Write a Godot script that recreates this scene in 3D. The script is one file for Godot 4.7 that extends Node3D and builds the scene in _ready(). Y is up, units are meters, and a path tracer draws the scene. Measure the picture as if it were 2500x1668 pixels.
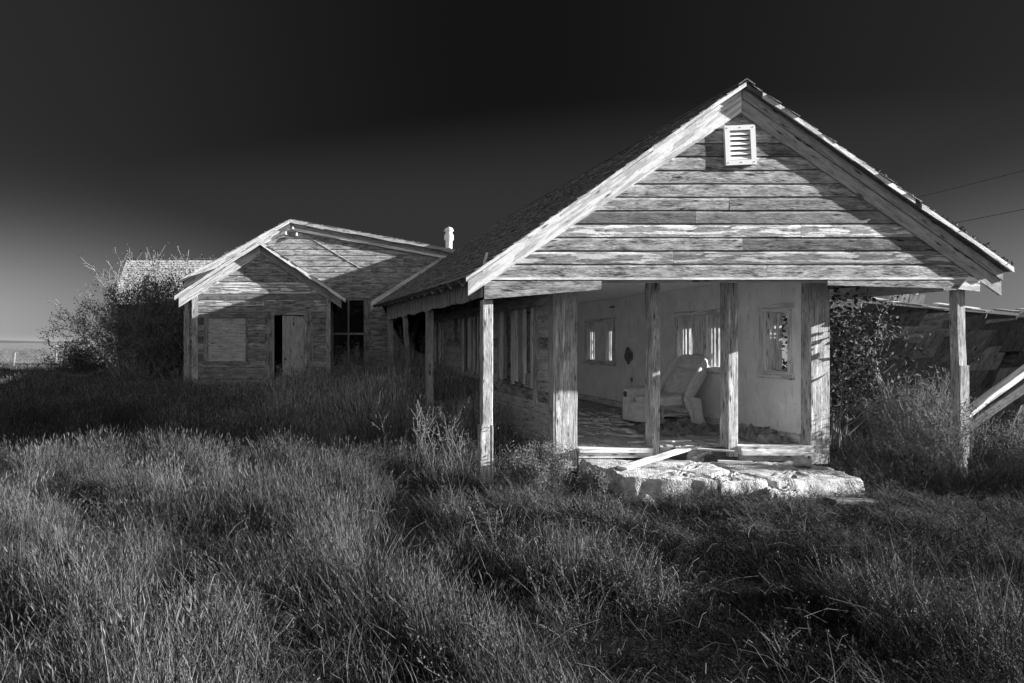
extends Node3D
# An abandoned prairie homestead: gabled clapboard house with open front, farmhouse with entry porch, tall dry grass.
# Camera at x = 0, z = 0, eye 1.85 m; the view is a shifted lens looking along -z.

const EYE := 1.85
var rng := RandomNumberGenerator.new()
var M := {}
var taken := {}
var twig_min := 0.0
var leaf_from_x := -1000.0


class MB:
	var v := PackedVector3Array()
	var n := PackedVector3Array()
	var t := PackedVector2Array()
	var c := PackedColorArray()

	func tri(a: Vector3, b: Vector3, d: Vector3, ua: Vector2, ub: Vector2, ud: Vector2, k: float) -> void:
		var m := (b - a).cross(d - a).normalized()
		v.append(a); v.append(d); v.append(b)
		t.append(ua); t.append(ud); t.append(ub)
		var col := Color(k, k, k)
		for i in 3:
			n.append(m)
			c.append(col)

	func tri_n(a: Vector3, b: Vector3, d: Vector3, na: Vector3, nb: Vector3, nd: Vector3, ua: Vector2, ub: Vector2, ud: Vector2, k: float) -> void:
		v.append(a); v.append(d); v.append(b)
		n.append(na); n.append(nd); n.append(nb)
		t.append(ua); t.append(ud); t.append(ub)
		var col := Color(k, k, k)
		for i in 3:
			c.append(col)

	func quad(a: Vector3, b: Vector3, d: Vector3, e: Vector3, ua: Vector2, ub: Vector2, ud: Vector2, ue: Vector2, k: float) -> void:
		tri(a, b, d, ua, ub, ud, k)
		tri(a, d, e, ua, ud, ue, k)

	# box with half axes X, Y, Z about the centre o; u runs along the longest axis
	func box(o: Vector3, X: Vector3, Y: Vector3, Z: Vector3, k := 1.0, off := Vector2.ZERO) -> void:
		var ax := [X, Y, Z]
		var longest := 0
		for i in 3:
			if ax[i].length() > ax[longest].length():
				longest = i
		for i in 3:
			var p: Vector3 = ax[i]
			var a: Vector3 = ax[(i + 1) % 3]
			var b: Vector3 = ax[(i + 2) % 3]
			for s: float in [1.0, -1.0]:
				var q := a * s
				var la := a.length() * 2.0
				var lb := b.length() * 2.0
				var c0 := o + p * s - q - b
				var c1 := o + p * s + q - b
				var c2 := o + p * s + q + b
				var c3 := o + p * s - q + b
				var o2 := off + Vector2(0.0, 0.31 * i + 0.13 * s)
				if (i + 2) % 3 == longest:
					quad(c0, c1, c2, c3, o2, o2 + Vector2(0, la / 0.6), o2 + Vector2(lb / 2.4, la / 0.6), o2 + Vector2(lb / 2.4, 0), k)
				else:
					quad(c0, c1, c2, c3, o2, o2 + Vector2(la / 2.4, 0), o2 + Vector2(la / 2.4, lb / 0.6), o2 + Vector2(0, lb / 0.6), k)

	func abox(lo: Vector3, hi: Vector3, k := 1.0, off := Vector2.ZERO) -> void:
		var h := (hi - lo) / 2.0
		box((lo + hi) / 2.0, Vector3(h.x, 0, 0), Vector3(0, h.y, 0), Vector3(0, 0, h.z), k, off)

	# beam from p to q; w across, h along up
	func beam(p: Vector3, q: Vector3, w: float, h: float, up := Vector3.UP, k := 1.0, off := Vector2.ZERO) -> void:
		var d := q - p
		var x := d.normalized()
		var s := x.cross(up).normalized()
		var u := s.cross(x)
		box((p + q) / 2.0, d / 2.0, u * h / 2.0, s * w / 2.0, k, off)

	# flat polygon (counter-clockwise about nrm) pushed out by depth along nrm; u along ud
	func slab(poly: PackedVector3Array, nrm: Vector3, depth: float, ud: Vector3, k := 1.0, off := Vector2.ZERO) -> void:
		var vd := nrm.cross(ud)
		var m := poly.size()
		for i in range(1, m - 1):
			var a := poly[0] + nrm * depth
			var b := poly[i] + nrm * depth
			var d := poly[i + 1] + nrm * depth
			var uv := func(p: Vector3) -> Vector2: return off + Vector2(p.dot(ud) / 2.4, p.dot(vd) / 0.6)
			tri(a, b, d, uv.call(a), uv.call(b), uv.call(d), k)
			tri(poly[0], poly[i + 1], poly[i], uv.call(a), uv.call(d), uv.call(b), k)
		for i in m:
			var p := poly[i]
			var q := poly[(i + 1) % m]
			var l := p.distance_to(q)
			quad(p, q, q + nrm * depth, p + nrm * depth, off, off + Vector2(l / 2.4, 0), off + Vector2(l / 2.4, depth / 0.6), off + Vector2(0, depth / 0.6), k)

	# rows of points as a smooth sheet; normals point to (row direction) x (column direction)
	func sheet(rows: Array, us := 1.0, vs := 1.0, k := 1.0, around := false) -> void:
		var R := rows.size()
		var C: int = rows[0].size()
		var nn := []
		for i in R:
			var line := PackedVector3Array()
			for j in C:
				var ja := (j - 1 + C - 1) % (C - 1) if around else maxi(j - 1, 0)
				var jb := (j + 1) % (C - 1) if around else mini(j + 1, C - 1)
				var du: Vector3 = rows[i][jb] - rows[i][ja]
				var dv: Vector3 = rows[mini(i + 1, R - 1)][j] - rows[maxi(i - 1, 0)][j]
				var m := du.cross(dv)
				line.append(m.normalized() if m.length() > 1e-9 else Vector3.UP)
			nn.append(line)
		for i in R - 1:
			for j in C - 1:
				var a: Vector3 = rows[i][j]
				var b: Vector3 = rows[i][j + 1]
				var d: Vector3 = rows[i + 1][j + 1]
				var e: Vector3 = rows[i + 1][j]
				var u0 := Vector2(us * j / (C - 1), vs * i / (R - 1))
				var u1 := Vector2(us * (j + 1) / (C - 1), vs * i / (R - 1))
				var u2 := Vector2(us * (j + 1) / (C - 1), vs * (i + 1) / (R - 1))
				var u3 := Vector2(us * j / (C - 1), vs * (i + 1) / (R - 1))
				tri_n(a, b, d, nn[i][j], nn[i][j + 1], nn[i + 1][j + 1], u0, u1, u2, k)
				tri_n(a, d, e, nn[i][j], nn[i + 1][j + 1], nn[i + 1][j], u0, u2, u3, k)

	# open tube from p to q with radii r0, r1
	func tube(p: Vector3, q: Vector3, r0: float, r1: float, sides := 4, k := 1.0) -> void:
		var x := (q - p).normalized()
		var a := x.cross(Vector3.UP if absf(x.y) < 0.9 else Vector3.RIGHT).normalized()
		var b := x.cross(a)
		for i in sides:
			var t0 := TAU * i / sides
			var t1 := TAU * (i + 1) / sides
			var d0 := a * cos(t0) + b * sin(t0)
			var d1 := a * cos(t1) + b * sin(t1)
			var l := p.distance_to(q)
			tri_n(p + d0 * r0, p + d1 * r0, q + d1 * r1, d0, d1, d1, Vector2(0, t0), Vector2(0, t1), Vector2(l, t1), k)
			tri_n(p + d0 * r0, q + d1 * r1, q + d0 * r1, d0, d1, d0, Vector2(0, t0), Vector2(l, t1), Vector2(l, t0), k)

	func mesh(shift := Vector3.ZERO) -> ArrayMesh:
		var arr := []
		arr.resize(Mesh.ARRAY_MAX)
		var p := PackedVector3Array()
		p.resize(v.size())
		for i in v.size():
			p[i] = v[i] - shift
		arr[Mesh.ARRAY_VERTEX] = p
		arr[Mesh.ARRAY_NORMAL] = n
		arr[Mesh.ARRAY_TEX_UV] = t
		arr[Mesh.ARRAY_COLOR] = c
		var m := ArrayMesh.new()
		m.add_surface_from_arrays(Mesh.PRIMITIVE_TRIANGLES, arr)
		return m

	func center() -> Vector3:
		if v.is_empty():
			return Vector3.ZERO
		var b := AABB(v[0], Vector3.ZERO)
		for p in v:
			b = b.expand(p)
		return b.get_center()


# ---------------------------------------------------------------- naming
func numbered(called: String) -> String:
	var k: int = taken.get(called, -1) + 1
	taken[called] = k
	return called if k == 0 else "%s_%03d" % [called, k]


func tag(o: Node3D, label: String, category: String, group := "", kind := "") -> Node3D:
	o.set_meta("label", label)
	if category:
		o.set_meta("category", category)
	if group:
		o.set_meta("group", group)
	if kind:
		o.set_meta("kind", kind)
	return o


func thing(called: String, label: String, category: String, at: Vector3, turn := 0.0, group := "") -> Node3D:
	var o := Node3D.new()
	o.name = numbered(called)
	add_child(o)
	o.position = at
	o.rotation.y = turn
	tag(o, label, category, group)
	return o


func origin_of(o: Node) -> Vector3:
	var p := Vector3.ZERO
	while o != self and o is Node3D:
		p += o.position
		o = o.get_parent()
	return p


# one named mesh from world coordinates under a thing, a part or the root
func put(called: String, mb: MB, m: Material, parent: Node = self, world := true) -> MeshInstance3D:
	var o := MeshInstance3D.new()
	o.name = numbered(called) if parent == self else called
	var mid := mb.center()
	if parent == self:
		mid.y = mid.y
	o.mesh = mb.mesh(mid)
	o.material_override = m
	parent.add_child(o, true)
	o.position = mid - (origin_of(parent) if world else Vector3.ZERO)
	return o


func inst(called: String, mesh: Mesh, m: Material, parent: Node, at: Transform3D) -> MeshInstance3D:
	var o := MeshInstance3D.new()
	o.name = called
	o.mesh = mesh
	o.material_override = m
	parent.add_child(o, true)
	at.origin -= origin_of(parent)
	o.transform = at
	return o


func structure(called: String, mb: MB, m: Material) -> MeshInstance3D:
	var o := put(called, mb, m)
	o.set_meta("kind", "structure")
	return o


func ro() -> Vector2:
	return Vector2(rng.randf() * 7.0, rng.randf() * 7.0)


# ---------------------------------------------------------------- textures
func lut(lin: float) -> int:
	return clampi(int(Color(lin, lin, lin).linear_to_srgb().r * 255.0 + 0.5), 0, 255)


func noise_img(sd: int, w: int, h: int, sx: int, sy: int, freq: float, oct := 3) -> PackedByteArray:
	var nz := FastNoiseLite.new()
	nz.seed = sd
	nz.noise_type = FastNoiseLite.TYPE_SIMPLEX_SMOOTH
	nz.frequency = freq
	nz.fractal_octaves = oct
	var im := nz.get_seamless_image(w / sx, h / sy)
	im.resize(w, h, Image.INTERPOLATE_CUBIC)
	im.convert(Image.FORMAT_L8)
	return im.get_data()


func tex(bytes: PackedByteArray, w: int, h: int) -> ImageTexture:
	return ImageTexture.create_from_image(Image.create_from_data(w, h, false, Image.FORMAT_L8, bytes))


func bump(bytes: PackedByteArray, w: int, h: int, s: float) -> ImageTexture:
	var im := Image.create_from_data(w, h, false, Image.FORMAT_L8, bytes)
	im.convert(Image.FORMAT_RGBA8)
	im.bump_map_to_normal_map(s)
	return ImageTexture.create_from_image(im)


func mat(tx: Texture2D, nm: Texture2D, strength := 1.0, rough := 0.95) -> StandardMaterial3D:
	var m := StandardMaterial3D.new()
	m.albedo_texture = tx
	m.vertex_color_use_as_albedo = true
	m.roughness = rough
	m.metallic_specular = 0.25
	if nm:
		m.normal_enabled = true
		m.normal_texture = nm
		m.normal_scale = strength
	return m


# grey weathered wood, grain along u: 2.4 m by 0.6 m a tile
func wood(sd: int, base: float, contrast: float, paint: float, paint_lin: float, cracks: float, strength: float) -> StandardMaterial3D:
	var w := 1024
	var h := 512
	var fine := noise_img(sd, w, h, 8, 1, 0.2)
	var crack := noise_img(sd + 7, w, h, 32, 1, 0.09, 2)
	var med := noise_img(sd + 1, w, h, 6, 1, 0.04, 4)
	var grit := noise_img(sd + 5, w, h, 2, 1, 0.35, 2)
	var spot := noise_img(sd + 6, w, h, 4, 1, 0.07, 3)
	var blot := noise_img(sd + 2, w, h, 4, 2, 0.02, 4)
	var pa := noise_img(sd + 3, w, h, 6, 1, 0.018, 5)
	var speck := noise_img(sd + 4, w, h, 3, 1, 0.3, 2)
	var a := PackedByteArray()
	var b := PackedByteArray()
	a.resize(w * h)
	b.resize(w * h)
	var table := PackedByteArray()
	for i in 1001:
		table.append(lut(i / 1000.0))
	var knots := []
	var kr := RandomNumberGenerator.new()
	kr.seed = sd
	for i in 16:
		knots.append(Vector3(kr.randf() * w, kr.randf() * h, kr.randf_range(4.0, 10.0)))
	var thr := 1.0 - paint
	for i in w * h:
		var f := fine[i] / 255.0
		var m := med[i] / 255.0
		var bl := blot[i] / 255.0
		var val := base * (1.0 + contrast * ((f - 0.5) * 0.9 + (m - 0.5) * 0.6 + (bl - 0.5) * 1.0 + (grit[i] / 255.0 - 0.5) * 0.8 + (spot[i] / 255.0 - 0.5) * 0.9))
		var hgt := f * 0.5 + m * 0.2 + grit[i] / 255.0 * 0.2 + 0.1
		var cf := crack[i] / 255.0
		if cf < cracks:
			var dk := (cracks - cf) / cracks
			val *= 1.0 - 0.75 * minf(1.0, dk * 3.0)
			hgt -= 0.25 * minf(1.0, dk * 3.0)
		if paint > 0.0:
			var pm := pa[i] / 255.0 + (f - 0.5) * 0.1 + (speck[i] / 255.0 - 0.5) * 0.16
			var cover := clampf((pm - thr) * 14.0, 0.0, 1.0)
			val = lerpf(val, paint_lin * (0.92 + 0.16 * bl), cover)
			hgt += 0.15 * cover
		a[i] = table[clampi(int(val * 1000.0), 3, 1000)]
		b[i] = clampi(int(hgt * 255.0), 0, 255)
	for kn in knots:
		for dy in range(-12, 13):
			for dx in range(-24, 25):
				var d := Vector2(dx / 2.2, dy).length()
				if d < kn.z * 1.6:
					var at := posmod(int(kn.y) + dy, h) * w + posmod(int(kn.x) + dx, w)
					var ring := 0.6 + 0.25 * sin(d * 2.4) if d > kn.z * 0.45 else 0.35
					a[at] = int(a[at] * lerpf(ring, 1.0, clampf(d / kn.z - 0.6, 0.0, 1.0)))
	return mat(tex(a, w, h), bump(b, w, h, 6.0), strength)


# stained, pitted surfaces without a grain
func rough_stuff(sd: int, base: float, contrast: float, big: float, fine: float, pits: float, strength: float, w := 512, cracks := false) -> StandardMaterial3D:
	var n0 := noise_img(sd, w, w, 2, 2, big, 5)
	var n1 := noise_img(sd + 1, w, w, 1, 1, fine, 3)
	var n2 := noise_img(sd + 2, w, w, 1, 1, 0.012, 4) if cracks else n0
	var n3 := noise_img(sd + 3, w, w, 1, 4, 0.02, 4)
	var a := PackedByteArray()
	var b := PackedByteArray()
	a.resize(w * w)
	b.resize(w * w)
	var table := PackedByteArray()
	for i in 1001:
		table.append(lut(i / 1000.0))
	for i in w * w:
		var p := n0[i] / 255.0
		var q := n1[i] / 255.0
		var val := base * (1.0 + contrast * ((p - 0.5) * 1.6 + (q - 0.5) * 0.8))
		var hg := p * 0.5 + q * 0.5
		if q < pits:
			val *= 0.45 + 0.55 * q / pits
			hg -= (pits - q) * 1.5
		if cracks:
			var e := absf(n2[i] / 255.0 - 0.5)
			if e < 0.0035 and p > 0.48:
				val *= 0.45
				hg -= 0.2
			var st := n3[i] / 255.0
			if st < 0.34:
				val *= 0.72 + 0.28 * st / 0.34
		a[i] = table[clampi(int(val * 1000.0), 3, 1000)]
		b[i] = clampi(int(hg * 255.0), 0, 255)
	return mat(tex(a, w, w), bump(b, w, w, 5.0), strength)


func tri_planar(m: StandardMaterial3D, s: float) -> StandardMaterial3D:
	m.uv1_triplanar = true
	m.uv1_world_triplanar = true
	m.uv1_scale = Vector3.ONE * s
	return m


func plain(lin: float, rough := 0.9) -> StandardMaterial3D:
	var m := StandardMaterial3D.new()
	m.albedo_color = Color(lin, lin, lin).linear_to_srgb()
	m.vertex_color_use_as_albedo = true
	m.roughness = rough
	m.metallic_specular = 0.25
	return m


func make_materials() -> void:
	M.siding = wood(11, 0.32, 1.15, 0.14, 0.66, 0.27, 1.0)
	M.siding_b = wood(31, 0.35, 1.15, 0.13, 0.68, 0.24, 1.0)
	M.siding_pale = wood(51, 0.33, 0.8, 0.47, 0.82, 0.14, 1.0)
	M.siding_dark = wood(71, 0.22, 0.8, 0.12, 0.5, 0.22, 1.0)
	M.siding_faded = wood(61, 0.52, 0.6, 0.2, 0.72, 0.2, 0.8)
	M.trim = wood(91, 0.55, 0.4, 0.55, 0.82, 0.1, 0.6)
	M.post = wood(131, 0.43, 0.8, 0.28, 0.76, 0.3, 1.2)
	M.lumber = wood(151, 0.42, 0.6, 0.0, 0.6, 0.2, 0.9)
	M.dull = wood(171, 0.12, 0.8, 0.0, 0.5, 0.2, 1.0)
	M.plaster = rough_stuff(211, 0.85, 0.14, 0.012, 0.1, 0.1, 0.25, 1024, true)
	M.concrete = tri_planar(rough_stuff(231, 0.4, 0.6, 0.03, 0.09, 0.36, 1.5), 0.9)
	M.soil = tri_planar(rough_stuff(251, 0.035, 0.6, 0.02, 0.06, 0.1, 0.3), 0.35)
	M.field = tri_planar(rough_stuff(271, 0.2, 0.8, 0.03, 0.2, 0.2, 1.0), 0.12)
	M.shingle = tri_planar(rough_stuff(291, 0.28, 0.9, 0.05, 0.2, 0.25, 1.2), 1.2)
	M.fabric = rough_stuff(311, 0.62, 0.25, 0.02, 0.2, 0.1, 0.3)
	M.fabric.uv1_scale = Vector3(1.5, 1.5, 1.5)
	M.fabric_dark = rough_stuff(331, 0.25, 0.6, 0.03, 0.25, 0.2, 0.7)
	M.metal_white = plain(0.72, 0.6)
	M.iron = plain(0.09, 0.7)
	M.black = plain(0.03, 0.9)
	M.wire = plain(0.05, 0.7)
	M.twig = plain(0.34, 0.95)
	M.shingle_pale = tri_planar(rough_stuff(295, 0.36, 0.6, 0.05, 0.2, 0.2, 1.0), 1.2)
	M.twig_pale = plain(0.24, 0.95)
	M.leaf_grey = plain(0.13, 0.9)
	M.leaf = plain(0.09, 0.8)
	M.leaf.backlight = Color(0.25, 0.25, 0.25)
	M.weed = plain(0.2, 0.9)
	M.grass = plain(0.15, 0.9)
	M.glass = StandardMaterial3D.new()
	M.glass.transparency = BaseMaterial3D.TRANSPARENCY_ALPHA
	M.glass.albedo_color = Color(0.15, 0.15, 0.15, 0.06)
	M.glass.roughness = 0.05
	M.glass.metallic_specular = 0.08


# ---------------------------------------------------------------- building pieces
func jit(s: float) -> float:
	return rng.randf_range(-s, s)


func tone(s := 0.22) -> float:
	return clampf(1.0 + rng.randfn(0.0, s), 0.45, 1.6)


# one drop-siding board: a flat face with a cove along its upper edge, a little warped
func board_mesh(mb: MB, O: Vector3, U: Vector3, N: Vector3, b0: float, b1: float, t0: float, t1: float, y0: float, y1: float, k: float, thick := 0.02) -> void:
	var h := y1 - y0
	var prof := [Vector2(0.0, 0.001), Vector2(0.0, thick - 0.002), Vector2(0.004, thick), Vector2(h - 0.034, thick), Vector2(h - 0.016, thick * 0.42), Vector2(h, thick * 0.3)]
	var L := maxf(b1 - b0, t1 - t0)
	var seg := clampi(int(L / 0.7) + 1, 1, 8)
	var off := ro()
	var rows := []
	var lean := jit(0.0015)
	for i in seg + 1:
		var f := float(i) / seg
		var line := PackedVector3Array()
		var dn := jit(0.0025) if i > 0 and i < seg else 0.0
		var dy := jit(0.003)
		for p: Vector2 in prof:
			var g := p.x / h
			var u := lerpf(lerpf(b0, b1, f), lerpf(t0, t1, f), g)
			line.append(O + U * u + Vector3.UP * (y0 + p.x + dy * (1.0 - g)) + N * (p.y + (dn + lean * (1.0 - g)) * (1.0 if p.y > 0.002 else 0.0)))
		rows.append(line)
	var vs := []
	var acc := 0.0
	for j in prof.size():
		if j > 0:
			acc += prof[j].distance_to(prof[j - 1])
		vs.append(acc / 0.6)
	for i in seg:
		for j in prof.size() - 1:
			var ua := L * i / seg / 2.4
			var ub := L * (i + 1) / seg / 2.4
			mb.quad(rows[i][j], rows[i + 1][j], rows[i + 1][j + 1], rows[i][j + 1], off + Vector2(ua, vs[j]), off + Vector2(ub, vs[j]), off + Vector2(ub, vs[j + 1]), off + Vector2(ua, vs[j + 1]), k)
	for e in 2:
		var r: PackedVector3Array = rows[0] if e == 0 else rows[seg]
		var foot := r[0] + Vector3.UP * h * 0.0
		for j in range(1, prof.size() - 1):
			if e == 0:
				mb.tri(foot, r[j], r[j + 1], off, off + Vector2(0.01, 0), off + Vector2(0.01, 0.02), k)
			else:
				mb.tri(foot, r[j + 1], r[j], off, off + Vector2(0.01, 0), off + Vector2(0.01, 0.02), k)


# rows of siding boards as children of parent; bounds.call(y) gives the span of the wall at that height
func siding(parent: Node, O: Vector3, U: Vector3, N: Vector3, y0: float, y1: float, rh: float, bounds: Callable, holes: Array, mats: Callable, piece := 3.6, spread := 0.22) -> void:
	var y := y0
	var row := 0
	while y < y1 - 0.02:
		var yt := minf(y + rh, y1)
		var bb: Vector2 = bounds.call(y)
		var bt: Vector2 = bounds.call(yt)
		var lo := maxf(bb.x, bt.x) if bb.x > -900.0 else bb.x
		var spans := [Vector4(bb.x, bb.y, bt.x, bt.y)]
		for hl: Rect2 in holes:
			var my := (y + yt) / 2.0
			if my > hl.position.y and my < hl.end.y:
				var next := []
				for s: Vector4 in spans:
					if hl.end.x <= minf(s.x, s.z) or hl.position.x >= maxf(s.y, s.w):
						next.append(s)
						continue
					if hl.position.x > minf(s.x, s.z) + 0.02:
						next.append(Vector4(s.x, hl.position.x, s.z, hl.position.x))
					if hl.end.x < maxf(s.y, s.w) - 0.02:
						next.append(Vector4(hl.end.x, s.y, hl.end.x, s.w))
				spans = next
		for s: Vector4 in spans:
			var L := s.y - s.x
			var cuts := [0.0]
			if L > piece:
				cuts.append(rng.randf_range(0.3, 0.7))
			cuts.append(1.0)
			for i in cuts.size() - 1:
				var a: float = cuts[i]
				var b: float = cuts[i + 1]
				var gap := 0.0015
				var inner := lerpf(s.x, s.y, b)
				var innera := lerpf(s.x, s.y, a)
				var mb := MB.new()
				board_mesh(mb, O, U, N, (s.x if i == 0 else innera + gap), (s.y if i == cuts.size() - 2 else inner - gap), (s.z if i == 0 else innera + gap), (s.w if i == cuts.size() - 2 else inner - gap), y + 0.0035, yt - 0.0025, tone(spread))
				put("siding_board", mb, mats.call(row), parent)
		y = yt
		row += 1


# a flat wall with rectangular openings, as one mesh
func panel(mb: MB, O: Vector3, U: Vector3, N: Vector3, u0: float, u1: float, y0: float, y1: float, holes: Array, depth: float, k := 1.0) -> void:
	var cuts := [u0, u1]
	for h: Rect2 in holes:
		for e in [h.position.x, h.end.x]:
			if e > u0 and e < u1 and not cuts.has(e):
				cuts.append(e)
	cuts.sort()
	for i in cuts.size() - 1:
		var a: float = cuts[i]
		var b: float = cuts[i + 1]
		var m := (a + b) / 2.0
		var ys := [y0]
		var hs := holes.filter(func(h: Rect2) -> bool: return m > h.position.x and m < h.end.x)
		hs.sort_custom(func(p: Rect2, q: Rect2) -> bool: return p.position.y < q.position.y)
		for h: Rect2 in hs:
			ys.append(h.position.y)
			ys.append(h.end.y)
		ys.append(y1)
		for j in range(0, ys.size(), 2):
			if ys[j + 1] - ys[j] > 0.001:
				var c0 := O + U * a + Vector3.UP * float(ys[j])
				var c1 := O + U * b + Vector3.UP * float(ys[j + 1])
				var w := b - a
				var hh := float(ys[j + 1]) - float(ys[j])
				var q0 := c0
				var q1 := c0 + U * w
				var q2 := c1
				var q3 := c0 + Vector3.UP * hh
				var poly := PackedVector3Array([q0, q1, q2, q3])
				var d := N * depth
				var u0v := Vector2(a, ys[j]) / 3.0
				var u1v := Vector2(b, ys[j + 1]) / 3.0
				mb.quad(q0 + d, q1 + d, q2 + d, q3 + d, u0v, Vector2(u1v.x, u0v.y), u1v, Vector2(u0v.x, u1v.y), k)
				mb.quad(q1, q0, q3, q2, Vector2(u1v.x, u0v.y), u0v, Vector2(u0v.x, u1v.y), u1v, k)
				for e in 4:
					var p: Vector3 = poly[e]
					var q: Vector3 = poly[(e + 1) % 4]
					mb.quad(p, q, q + d, p + d, Vector2(0, 0), Vector2(0.3, 0), Vector2(0.3, 0.05), Vector2(0, 0.05), k)


# squared timber with worn corners
func timber(mb: MB, p: Vector3, q: Vector3, w: float, d: float, side: Vector3, bevel := 0.008, seg := 6, wob := 0.003, k := 1.0) -> void:
	var x := (q - p).normalized()
	var b := side.cross(x).normalized()
	var a := x.cross(b).normalized()
	var ring := []
	for s in [[1, -1], [1, 1], [-1, 1], [-1, -1]]:
		var cw: float = s[0] * w / 2.0
		var cd: float = s[1] * d / 2.0
		if s[0] == s[1]:
			ring.append(Vector2(cw, cd - s[1] * bevel))
			ring.append(Vector2(cw - s[0] * bevel, cd))
		else:
			ring.append(Vector2(cw - s[0] * bevel, cd))
			ring.append(Vector2(cw, cd - s[1] * bevel))
	var off := ro()
	var rows := []
	var L := p.distance_to(q)
	for i in seg + 1:
		var c := p.lerp(q, float(i) / seg)
		var line := PackedVector3Array()
		var ca := jit(wob)
		var cb := jit(wob)
		for r: Vector2 in ring:
			line.append(c + a * (r.x + ca + jit(wob * 0.4)) + b * (r.y + cb + jit(wob * 0.4)))
		rows.append(line)
	for i in seg:
		var acc := 0.0
		for j in 8:
			var jn := (j + 1) % 8
			var l: float = ring[j].distance_to(ring[jn])
			var ua := L * i / seg / 2.4
			var ub := L * (i + 1) / seg / 2.4
			mb.quad(rows[i][j], rows[i][jn], rows[i + 1][jn], rows[i + 1][j], off + Vector2(ua, acc / 0.6), off + Vector2(ua, (acc + l) / 0.6), off + Vector2(ub, (acc + l) / 0.6), off + Vector2(ub, acc / 0.6), k)
			acc += l
	for j in range(1, 7):
		mb.tri(rows[seg][0], rows[seg][j], rows[seg][j + 1], off, off + Vector2(0.05, 0), off + Vector2(0.05, 0.1), k)
		mb.tri(rows[0][0], rows[0][j + 1], rows[0][j], off, off + Vector2(0.05, 0), off + Vector2(0.05, 0.1), k)


# a closed block from four floor corners and four top corners (counter-clockwise from above)
func hexa(mb: MB, lo: Array, hi: Array, k := 1.0) -> void:
	var off := ro()
	var uv := func(a: Vector3, b: Vector3, c: Vector3, d: Vector3) -> void:
		var l := a.distance_to(b) / 2.4
		var w := a.distance_to(d) / 0.6
		mb.quad(a, b, c, d, off, off + Vector2(l, 0), off + Vector2(l, w), off + Vector2(0, w), k)
	uv.call(hi[0], hi[1], hi[2], hi[3])
	uv.call(lo[3], lo[2], lo[1], lo[0])
	for i in 4:
		var j := (i + 1) % 4
		uv.call(lo[i], lo[j], hi[j], hi[i])


func shingle(mb: MB, T: Transform3D, w: float, len: float, th: float, k: float, curl := 0.0) -> void:
	var a := T * Vector3(-w / 2, 0.004, -len)
	var b := T * Vector3(w / 2, 0.004, -len)
	var c := T * Vector3(w / 2, 0.016 + th + curl, 0)
	var d := T * Vector3(-w / 2, 0.016 + th, 0.0)
	var cl := T * Vector3(w / 2, 0.012 + curl, 0)
	var dl := T * Vector3(-w / 2, 0.012, 0)
	var z := Vector2.ZERO
	mb.quad(a, d, c, b, z, z, z, z, k)
	mb.quad(d, dl, cl, c, z, z, z, z, k)
	mb.tri(b, c, cl, z, z, z, k)
	mb.tri(a, dl, d, z, z, z, k)


# roof slope: a deck from ridge (r0 front, r1 back) to eave (e0 front, e1 back) with shingles; own = how many single shingles nearest the front
func roof_slope(house: Node, called: String, r0: Vector3, r1: Vector3, e0: Vector3, e1: Vector3, up: Vector3, own: int, expo: float, wid: float, deck_mat: Material, reach := 1000.0, cover: Material = null) -> MeshInstance3D:
	var th := 0.04
	up = up.normalized()
	if cover == null:
		cover = M.shingle
	var mb := MB.new()
	var top := [e0, r0, r1, e1]
	if (r0 - e0).cross(e1 - e0).dot(up) < 0.0:
		top = [e0, e1, r1, r0]
	var low := []
	for p: Vector3 in top:
		low.append(p - up * th)
	hexa(mb, low, top)
	var deck := put(called, mb, deck_mat, house)
	var rest := MB.new()
	var variants := []
	for i in 6:
		var s := MB.new()
		shingle(s, Transform3D.IDENTITY, wid * (0.78 + 0.07 * i), expo * 1.5, 0.009 + 0.002 * (i % 3), 0.7 + 0.13 * ((i * 5) % 6), jit(0.012))
		variants.append(s.mesh())
	var along := r1 - r0
	var LA := along.length()
	var down := (e0 - r0).length()
	var rows := int(down / expo) + 1
	var per := rows
	var cols := ceili(float(own) / per) if own > 0 else 0
	for r in rows:
		var f := 1.0 - float(r) * expo / down
		var x := -0.04 + rng.randf() * 0.04
		var c := 0
		while x < minf(LA, reach):
			var v := rng.randi() % 6
			var w := wid * (0.78 + 0.07 * v)
			var g := clampf((x + w / 2) / LA, 0.0, 1.0)
			var hang := clampf(f, 0.0, 1.0) * down
			if hang < 0.05:
				break
			var rp := r0.lerp(r1, g)
			var ep := e0.lerp(e1, g)
			var dn := (ep - rp).normalized()
			var at := rp.lerp(ep, clampf(f, 0.0, 1.0)) + dn * jit(0.014) + (along.normalized() * (x + w / 2 - g * LA))
			var xx := along.normalized()
			var nn := up
			if dn.cross(xx).dot(nn) < 0.0:
				xx = -xx
			var B := Basis(xx, nn, dn).rotated(nn, jit(0.03))
			if rng.randf() > 0.025:
				if c < cols and r * cols + c < own and hang > expo * 1.5:
					inst("shingle", variants[v], cover, deck, Transform3D(B, at))
				else:
					shingle(rest, Transform3D(B, at), w - 0.006, minf(expo * 1.5, hang), 0.009 + 0.003 * rng.randf(), tone(0.35), jit(0.012))
			x += w + 0.004
			c += 1
	if rest.v.size():
		var o := put("shingles", rest, cover, deck)
		o.set_meta("kind", "stuff")
	return deck


# board laid along a rake, in the plane facing +z
func rake_board(mb: MB, p: Vector3, q: Vector3, height: float, depth: float, k := 1.0, plumb := true) -> void:
	var a := p
	var b := q
	if a.x > b.x:
		a = q
		b = p
	var poly := PackedVector3Array([a - Vector3(0, height, 0), b - Vector3(0, height, 0), b, a])
	mb.slab(poly, Vector3(0, 0, 1), depth, (b - a).normalized(), k, ro())


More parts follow.
